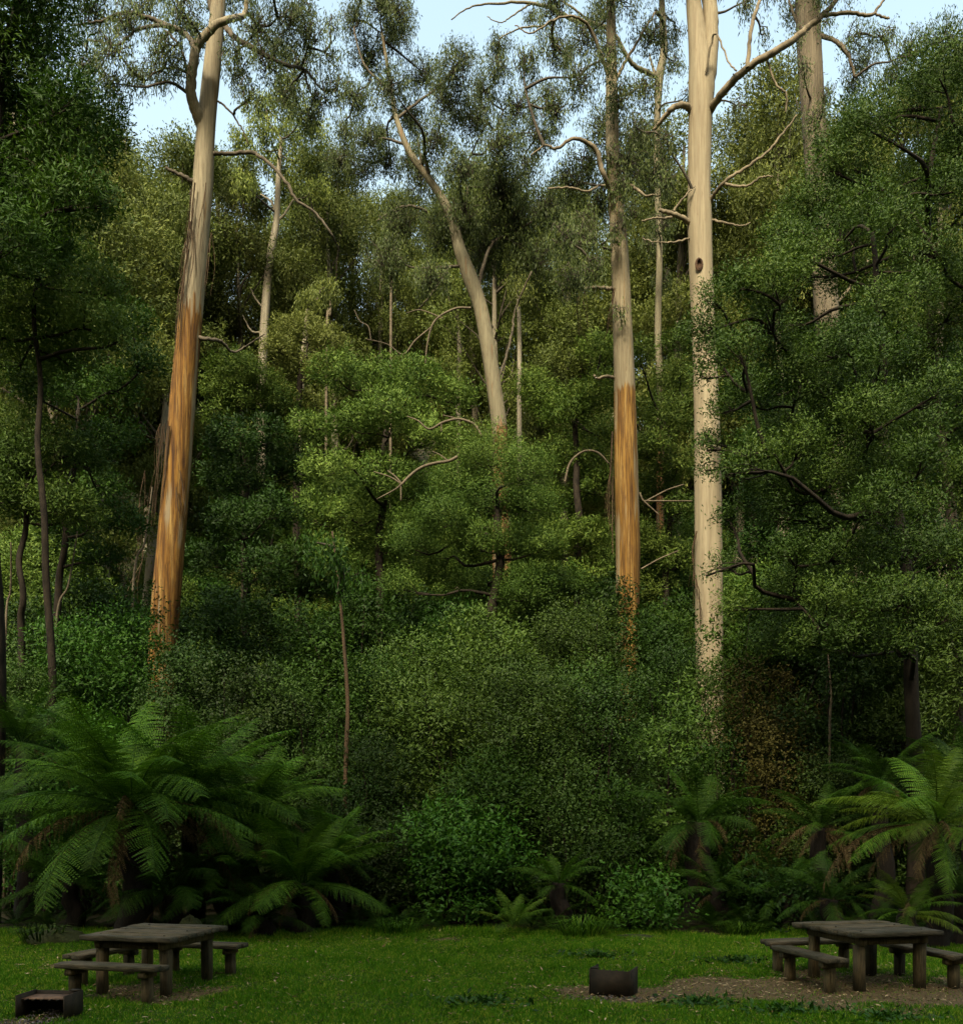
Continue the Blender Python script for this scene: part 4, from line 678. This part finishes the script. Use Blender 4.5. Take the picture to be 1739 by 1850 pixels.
def fern(label, px, py, D, L, seed, n=(9, 11, 9), dead_=5, key='g', trunk=.17, face=None, group=None, name="tree_fern", cat="tree fern", extra=()):
    rng = np.random.default_rng(seed); c = P(px, py, D); gz = float(tz(c[0], D)); z = max(c[2], gz + .05)
    o = root(name, (c[0], D, gz), label, cat, group); h = z - gz
    if h > .25:
        g = G(); p, r = resample(np.array([[c[0] + .08 * math.sin(seed), D, gz - .1], [c[0] + .1, D, gz + h * .35], [c[0] - .03, D, gz + h * .7], [c[0], D, z + .05]]), np.array([trunk * 1.3, trunk, trunk * .9, trunk * .8]), 26)
        tube(g, p, r, 14, rough=.16, rng=rng); part("trunk", g, M['fernbark'], o, smooth=True)
    def put(me, az, tilt, ln, nm="frond", lab=None):
        q = part(nm, me, None, o, label=lab); q.location = (0 + rng.normal(0, .03), rng.normal(0, .03), h + rng.normal(0, .03)); q.rotation_euler = (rng.normal(0, .18), -tilt, az); q.scale = (ln, ln, ln)
    for tier, cnt in enumerate(n):
        a0 = rng.uniform(0, 6.28)
        for k in range(cnt):
            put(FM[key][tier][rng.integers(2)], a0 + k * 6.283 / cnt + rng.normal(0, .12), rng.normal(0, .1), L * rng.uniform(.82, 1.08))
    for k in range(dead_): put(FD[rng.integers(3)], rng.uniform(math.pi * .95, math.pi * 2.05) if k % 3 else rng.uniform(0, 6.28), rng.normal(0, .12), L * rng.uniform(.5, .8), "dead_frond", "dry brown frond drooping from the crown")
    for az, tilt, ln, me in extra: put(me, rad(az), rad(tilt), ln, "dead_frond" if me in FD else "frond")
    return o
fern("largest tree fern behind the left table, its green fronds fanning high to the right", 238, 1470, 17.6, 3.0, 41, (13, 17, 16), 7, trunk=.24, extra=[(8, 0, 2.7, FD[0]), (172, 0, 2.2, FD[0]), (215, -8, 2.5, FD[2]), (262, 0, 1.3, FD[0]), (285, 0, 1.2, FD[1]), (350, 5, 2.6, FD[2])])
fern("tree fern close behind the largest one, their fronds overlapping", 345, 1465, 18.9, 2.7, 71, (10, 13, 12), 4)
fern("tree fern to the right of the largest one, reaching towards the spindly stem", 450, 1490, 19.3, 2.4, 42, (10, 12, 11), 6)
fern("low spreading fern at the lawn's edge right of the left table", 545, 1600, 18.3, 2.1, 43, (9, 10, 10), 3, extra=[(330, 0, 1.2, FD[0])])
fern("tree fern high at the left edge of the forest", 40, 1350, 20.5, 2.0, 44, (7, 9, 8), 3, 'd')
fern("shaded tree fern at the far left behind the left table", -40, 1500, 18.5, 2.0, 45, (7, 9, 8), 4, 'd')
fern("low fern drooping behind the back bench of the left table", 400, 1600, 18.6, 1.8, 46, (5, 8, 8), 1)
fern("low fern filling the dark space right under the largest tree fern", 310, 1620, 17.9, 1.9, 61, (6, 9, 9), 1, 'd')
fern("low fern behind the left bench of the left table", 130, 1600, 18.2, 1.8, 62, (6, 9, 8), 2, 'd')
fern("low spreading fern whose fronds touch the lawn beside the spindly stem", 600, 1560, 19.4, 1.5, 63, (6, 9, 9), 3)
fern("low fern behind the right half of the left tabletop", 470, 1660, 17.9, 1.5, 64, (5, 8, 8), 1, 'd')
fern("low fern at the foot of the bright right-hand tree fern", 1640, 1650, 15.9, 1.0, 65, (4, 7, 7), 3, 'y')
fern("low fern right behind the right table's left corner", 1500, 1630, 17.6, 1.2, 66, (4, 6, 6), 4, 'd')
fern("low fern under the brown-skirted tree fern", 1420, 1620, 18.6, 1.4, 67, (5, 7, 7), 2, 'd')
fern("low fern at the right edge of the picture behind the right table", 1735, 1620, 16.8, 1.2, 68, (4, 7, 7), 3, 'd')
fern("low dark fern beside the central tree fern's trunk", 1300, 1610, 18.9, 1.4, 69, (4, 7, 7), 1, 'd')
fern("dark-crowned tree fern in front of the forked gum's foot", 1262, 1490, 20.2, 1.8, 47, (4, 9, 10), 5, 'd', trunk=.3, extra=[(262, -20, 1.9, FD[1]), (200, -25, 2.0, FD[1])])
fern("bright tree fern behind the right table with rusty hanging fronds", 1690, 1500, 16.4, 2.0, 48, (6, 9, 9), 5, 'y', extra=[(175, 18, 2.3, FM['y'][2][0]), (195, 0, 2.0, FM['y'][2][1]), (185, 0, 1.6, FD[0]), (225, 0, 1.5, FD[0]), (245, 0, 1.3, FD[2]), (180, -5, 2.5, FD[2]), (255, -25, 1.6, FM['y'][2][1])])
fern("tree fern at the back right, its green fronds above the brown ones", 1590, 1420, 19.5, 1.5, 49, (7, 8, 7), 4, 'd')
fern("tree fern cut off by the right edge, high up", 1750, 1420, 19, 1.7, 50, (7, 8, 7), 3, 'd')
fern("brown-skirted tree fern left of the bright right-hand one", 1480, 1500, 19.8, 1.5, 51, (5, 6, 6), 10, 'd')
fern("small upright fern at the lawn's far edge in the centre", 925, 1672, 17.9, .85, 52, (7, 5, 2), 0, 'y', name="ground_fern", cat="fern")
fern("young fern under the thicket right of the centre", 1010, 1600, 18.9, 1.1, 53, (5, 6, 4), 1, name="ground_fern", cat="fern")
rng = np.random.default_rng(15)
edge_protos = []
for k in range(34):
    px = [30, 90, 150, 230, 300, 350, 430, 480, 590, 640, 680, 720, 760, 800, 870, 960, 990, 1090, 1130, 1210, 1300, 1330, 1350, 1385, 1410, 1440, 1480, 1530, 1570, 1620, 1660, 1700, 1730, 1290][k]
    D = 18.3 + rng.uniform(0, 1.3); L_ = rng.uniform(.5, 1.0)
    if len(edge_protos) < 4:
        o = fern("low dark ground fern in the tangled row along the lawn's far edge", px, 1700, D, .8, 200 + k, (4, 6, 5), 1 if k % 2 else 0, 'd', group="ground ferns along the forest edge", name="ground_fern", cat="fern"); edge_protos.append(o)
    else: o = copy_tree(edge_protos[k % 4])
    x = (px - CX) / F * D; o.location = (x, D, float(tz(x, D))); o.rotation_euler = (0, 0, rng.uniform(0, 6.28)); o.scale = (L_ / .8,) * 3
# strap-leaved clumps and broad weeds
def strap(label, px, D, n, L, lm, name="grass_tussock", cat="grass clump", seed=1, W=.018, group=None, spread=.18, flatl=.6):
    rng = np.random.default_rng(seed); x = (px - CX) / F * D; o = root(name, (x, D, float(tz(x, D))), label, cat, group); g = G()
    a = rng.uniform(0, 6.28, n); b = np.stack([np.cos(a), np.sin(a), np.zeros(n)], 1) * rng.uniform(0, spread, (n, 1)) + np.asarray(o.location); d = np.stack([np.cos(a), np.sin(a), np.full(n, 1 / flatl)], 1) + rng.normal(0, .25, (n, 3))
    l = L * rng.uniform(.5, 1.1, n); m = b + nrm(d) * l[:, None] * .55; e = m + nrm(d * [1, 1, -.15] + [0, 0, .15]) * l[:, None] * .5; s = nrm(np.cross(d, [0, 0, 1.])) * W
    g.add(np.stack([b - s * .5, b + s * .5, m + s * .5, m - s * .5], 1), np.arange(n * 4).reshape(n, 4), rng.random(n)); g.add(np.stack([m - s * .5, m + s * .5, e], 1), np.arange(n * 3).reshape(n, 3), rng.random(n))
    part("blade", g, lm, o) ; return o
strap("tall grassy tussock at the lawn's far edge right of the centre", 1050, 17.9, 260, .75, M['frond'], seed=2, spread=.45)
strap("grassy tussock left of the small upright fern", 720, 18.1, 200, .6, M['frond'], seed=3, spread=.4)
strap("strap-leaved plant beside the mossy mound behind the left table", 80, 16.6, 110, .6, M['shrub'], "strap_leaf_plant", "plant", 4, .035, spread=.35)
strap("grassy tussock at the dark foot of the right-hand ferns", 1340, 17.9, 180, .55, M['frond'], seed=5, spread=.4)
for i, (px, D, lab) in enumerate([(1082, 15.2, "flat dark leafy weed patch on the grass behind the right fire box"), (1330, 14.4, "flat dark leafy weed patch left of the right table"), (1262, 11.35, "leafy weed patch in the grass in front of the dirt path"), (870, 11.4, "leafy weed patch in the grass left of the right fire box"), (1420, 10.9, "leafy weed patch at the bottom of the lawn below the right table"), (1600, 10.6, "leafy weed patch near the bottom right corner")]):
    rng = np.random.default_rng(300 + i); x = (px - CX) / F * D; o = root("broadleaf_weed", (x, D, float(tz(x, D))), lab, "weed", "broad leaved weeds in the lawn"); g = G(); n = 230
    r = np.abs(rng.normal(0, .3, n)); a = rng.uniform(0, 6.28, n); pos = np.stack([x + r * np.cos(a) * 1.3, D + r * np.sin(a) * .8, np.full(n, o.location[2]) + rng.uniform(.01, .05, n)], 1)
    leaves(g, pos, np.stack([rng.normal(0, 1, n), rng.normal(0, 1, n), rng.uniform(.2, 1.1, n)], 1), rng.normal(0, .4, (n, 3)) + [0, 0, 1], rng.uniform(.06, .13, n), rng.uniform(.03, .05, n), rng.uniform(.1, .6, n)); part("foliage", g, M['bright'], o)
# mossy mounds
def mound(label, px, D, rx, ry, rz, seed):
    rng = np.random.default_rng(seed); x = (px - CX) / F * D; z = float(tz(x, D)); g = G(); nu, nv = 24, 10; ph = rng.uniform(0, 6, 4)
    u = np.linspace(0, 2 * np.pi, nu, endpoint=False); v = np.linspace(-.25, np.pi / 2 - .05, nv); U, V = np.meshgrid(u, v); k = 1 + .14 * np.sin(3 * U + ph[0]) * np.cos(2 * V) + .09 * np.sin(5 * U + ph[1] + 3 * V) + rng.normal(0, .02, U.shape)
    pt = np.stack([x + rx * k * np.cos(V) * np.cos(U), D + ry * k * np.cos(V) * np.sin(U), z + rz * k * np.sin(V)], -1); b = (np.arange(nv - 1)[:, None] * nu); j = np.arange(nu)[None]; jj = (j + 1) % nu
    g.add(pt, np.stack([b + j, b + jj, b + nu + jj, b + nu + j], -1).reshape(-1, 4)); g.f.append(np.array([list(range((nv - 1) * nu, nv * nu))], np.int32)); g.c.append(np.array([.5], np.float32))
    o = part("mossy_rock", g, M['moss'], smooth=True); tag(o, label, "rock")
mound("mossy mound behind the left table's left bench", 105, 16.6, .5, .4, .2, 1); mound("round mossy rock just behind the left tabletop", 345, 16.8, .30, .25, .42, 2); mound("low mossy rock at the lawn's edge under the central tree fern", 1150, 17.8, .5, .3, .05, 3)

# ------------------------------------------------------------------ picnic tables and benches
def beam(g, c, size, rng, jit=.006, bev=.012):
    """a rough sawn timber: bevelled box with slightly worn edges, cut in slices along its length"""
    sx, sy, sz = size; ax = int(np.argmax(size)); n = max(3, int(size[ax] / .16)); o2 = [i for i in range(3) if i != ax]; a, b = size[o2[0]] / 2, size[o2[1]] / 2; e = min(bev, a * .4, b * .4)
    prof = np.array([(-a + e, -b), (a - e, -b), (a, -b + e), (a, b - e), (a - e, b), (-a + e, b), (-a, b - e), (-a, -b + e)]); t = np.linspace(-size[ax] / 2, size[ax] / 2, n)
    v = np.zeros((n, 8, 3)); v[:, :, ax] = t[:, None]; v[:, :, o2[0]] = prof[:, 0]; v[:, :, o2[1]] = prof[:, 1]; v += rng.normal(0, jit, v.shape) * np.where(np.arange(3) == ax, .4, 1)
    v += np.asarray(c); i = np.arange(n - 1)[:, None] * 8; j = np.arange(8)[None]; k = (j + 1) % 8; base = g.n
    f = np.stack([i + j, i + k, i + 8 + k, i + 8 + j], -1).reshape(-1, 4); g.add(v, f, rng.uniform(.05, 1))
    g.f.append(np.array([list(range(base + 7, base - 1, -1)), list(range(base + (n - 1) * 8, base + n * 8))], np.int32)); g.c.append(np.array([.5, .5], np.float32))
def table(label, x, y, rz, seed):
    rng = np.random.default_rng(seed); z0 = float(tz(x, y)); o = root("picnic_table", (x, y, z0), label, "picnic table", "timber picnic tables", rz); Lx, Ly = 1.30, 1.42
    g = G(); n = 7; wd = Ly / n
    for k in range(n): beam(g, (rng.normal(0, .006), -Ly / 2 + wd * (k + .5), .735 + rng.normal(0, .004)), (Lx + rng.normal(0, .012), wd - .012, .065), rng, .004)
    part("tabletop", g, M['wood'], o, local=True)
    for s in (-1, 1):
        g = G(); beam(g, (s * (Lx / 2 - .19), 0, .645), (.085, Ly - .22, .10), rng, .003); part("bearer", g, M['post'], o, local=True)
        g = G(); beam(g, (0, s * (Ly / 2 - .155), .64), (Lx - .5, .05, .09), rng, .003); part("apron", g, M['post'], o, local=True)
        for s2 in (-1, 1):
            g = G(); beam(g, (s * (Lx / 2 - .19), s2 * (Ly / 2 - .22), .272), (.125, .125, .636), rng, .004, .016); part("leg", g, M['post'], o, local=True)
    for s in (-1, 1):
        for s2 in (-1, 0, 1):
            g = G(); a = np.linspace(0, 6.283, 8, endpoint=False); cx, cy = s * (Lx / 2 - .19), s2 * wd * 2.6; g.add(np.vstack([np.stack([cx + .013 * np.cos(a), cy + .013 * np.sin(a), np.full(8, .768 + q)], 1) for q in (0, .010)]), [[i, (i + 1) % 8, 8 + (i + 1) % 8, 8 + i] for i in range(8)]); g.f.append(np.array([[8, 9, 10, 11, 12, 13, 14, 15]], np.int32)); g.c.append(np.array([.5], np.float32)); part("bolt", g, M['steel'], o, local=True)
    return o
def bench(label, x, y, rz, seed, L=1.42):
    rng = np.random.default_rng(seed); z0 = float(tz(x, y)); o = root("bench", (x, y, z0), label, "bench", "timber benches round the picnic tables", rz)
    g = G(); 
    for s in (-1, 1): beam(g, (rng.normal(0, .01), s * .082, .425 + rng.normal(0, .003)), (L + rng.normal(0, .01), .158, .065), rng, .0025)
    part("seat", g, M['wood'], o, local=True)
    for s in (-1, 1):
        g = G(); beam(g, (s * (L / 2 - .20), 0, .352), (.10, .27, .075), rng, .003); part("bearer", g, M['post'], o, local=True)
        g = G(); beam(g, (s * (L / 2 - .20), 0, .13), (.12, .12, .366), rng, .004, .016); part("leg", g, M['post'], o, local=True)
def around(tx, ty, rz, dx, dy): return tx + dx * math.cos(rz) - dy * math.sin(rz), ty + dx * math.sin(rz) + dy * math.cos(rz)
RT, LT = (5.21, 12.78, .255), (-4.31, 12.48, -.25)
table("square grey picnic table at the right, a corner pointing at the viewer", *RT, 1); table("square grey picnic table at the left, next to the black fire box", *LT, 2)
bench("bench on the near left side of the right table", *around(*RT, -.90, -.05), RT[2] + rad(90), 3, 1.3); bench("bench on the far side of the right table, half hidden under its top", *around(*RT, -.15, 1.02), RT[2], 4, 1.5)
bench("bench at the far right of the right table, running out of the picture", *around(*RT, .92, -.05), RT[2] + rad(90), 5, 1.45)
bench("pale-edged bench nearest the viewer at the left table", *around(*LT, -.02, -.93), LT[2], 6, 1.42); bench("bench at the left end of the left table, seen almost end on", *around(*LT, -1.02, .35), LT[2] + rad(90) - .1, 7, 1.3); bench("bench behind the left table, only its right end showing", *around(*LT, .05, 1.05), LT[2], 8, 1.3)

# ------------------------------------------------------------------ fire boxes
def plate(g, c, s):
    a = np.asarray(s) / 2; v = np.array([[x, y, z] for x in (-1, 1) for y in (-1, 1) for z in (-1, 1)]) * a + c
    g.add(v, [[0, 1, 3, 2], [4, 6, 7, 5], [0, 4, 5, 1], [2, 3, 7, 6], [0, 2, 6, 4], [1, 5, 7, 3]])
def firebox(label, x, y, rz, w_, d_, h_, t=.014):
    z0 = float(tz(x, y)); o = root("fire_box", (x, y, z0), label, "fire pit", "steel fire boxes", rz)
    for nm, c, s in (("side_plate", (-w_ / 2, 0, h_ / 2), (t, d_, h_)), ("side_plate", (w_ / 2, 0, h_ / 2), (t, d_, h_)), ("back_plate", (0, d_ / 2 - t / 2 - .002, h_ / 2 - .004), (w_ - t - .002, t, h_ - .008))):
        g = G(); plate(g, c, s); part(nm, g, M['steel'], o, local=True)
    g = G(); plate(g, (0, d_ * .08, h_ * .80), (w_ - t - .004, d_ * .72, .008)); part("hot_plate", g, M['rust'], o, local=True)
    g = G()
    for k in range(5): plate(g, (-w_ / 2 + w_ * (k + 1) / 6, -d_ * .38, h_ * .81), (.010, d_ * .2, .010))
    part("grill_bar", g, M['steel'], o, local=True)
    for s in (1,):
        g = G(); plate(g, (s * (w_ / 2 - .055), d_ / 2 - .055, h_ + .008), (.10, .08, .012)); part("corner_tab", g, M['steel'], o, local=True)
    rng = np.random.default_rng(int(w_ * 1000)); g = G(); n = 60
    for k in range(n):
        p = rng.uniform(-1, 1, 3) * [w_ * .42, d_ * .42, 0] + [0, 0, rng.uniform(.01, .05)]; s = rng.uniform(.012, .035); v = sph(rng, 8) * s * [1, 1, .6] + p; g.add(v, [[0, 1, 2], [2, 3, 4], [4, 5, 6], [6, 7, 0], [1, 3, 5], [0, 4, 2], [1, 5, 7]])
    part("ash", g, M['ash'], o, local=True); return o
firebox("steel fire box on bare earth, its back to the viewer, left of the right table", 1.70, 12.12, math.pi - .38, .52, .42, .34)
firebox("black fire box with open front and rusty plate at the bottom left corner", -4.87, 10.62, -.10, .56, .40, .27)
rng = np.random.default_rng(66); g = G()
for cx, cy, n in ((1.6, 11.72, 120), (-4.85, 10.28, 110)):
    for k in range(n):
        p = np.array([cx + rng.normal(0, .3), cy + rng.normal(0, .1), 0]); p[2] = tz(p[0], p[1]) + .01; v = sph(rng, 8) * rng.uniform(.008, .028) + p; g.add(v, [[0, 1, 2], [2, 3, 4], [4, 5, 6], [6, 7, 0], [1, 3, 5], [0, 4, 2], [1, 5, 7]])
tag(part("cinders", g, M['ash']), "grey ash and cinders scattered in front of the fire boxes", "ash", kind='stuff')
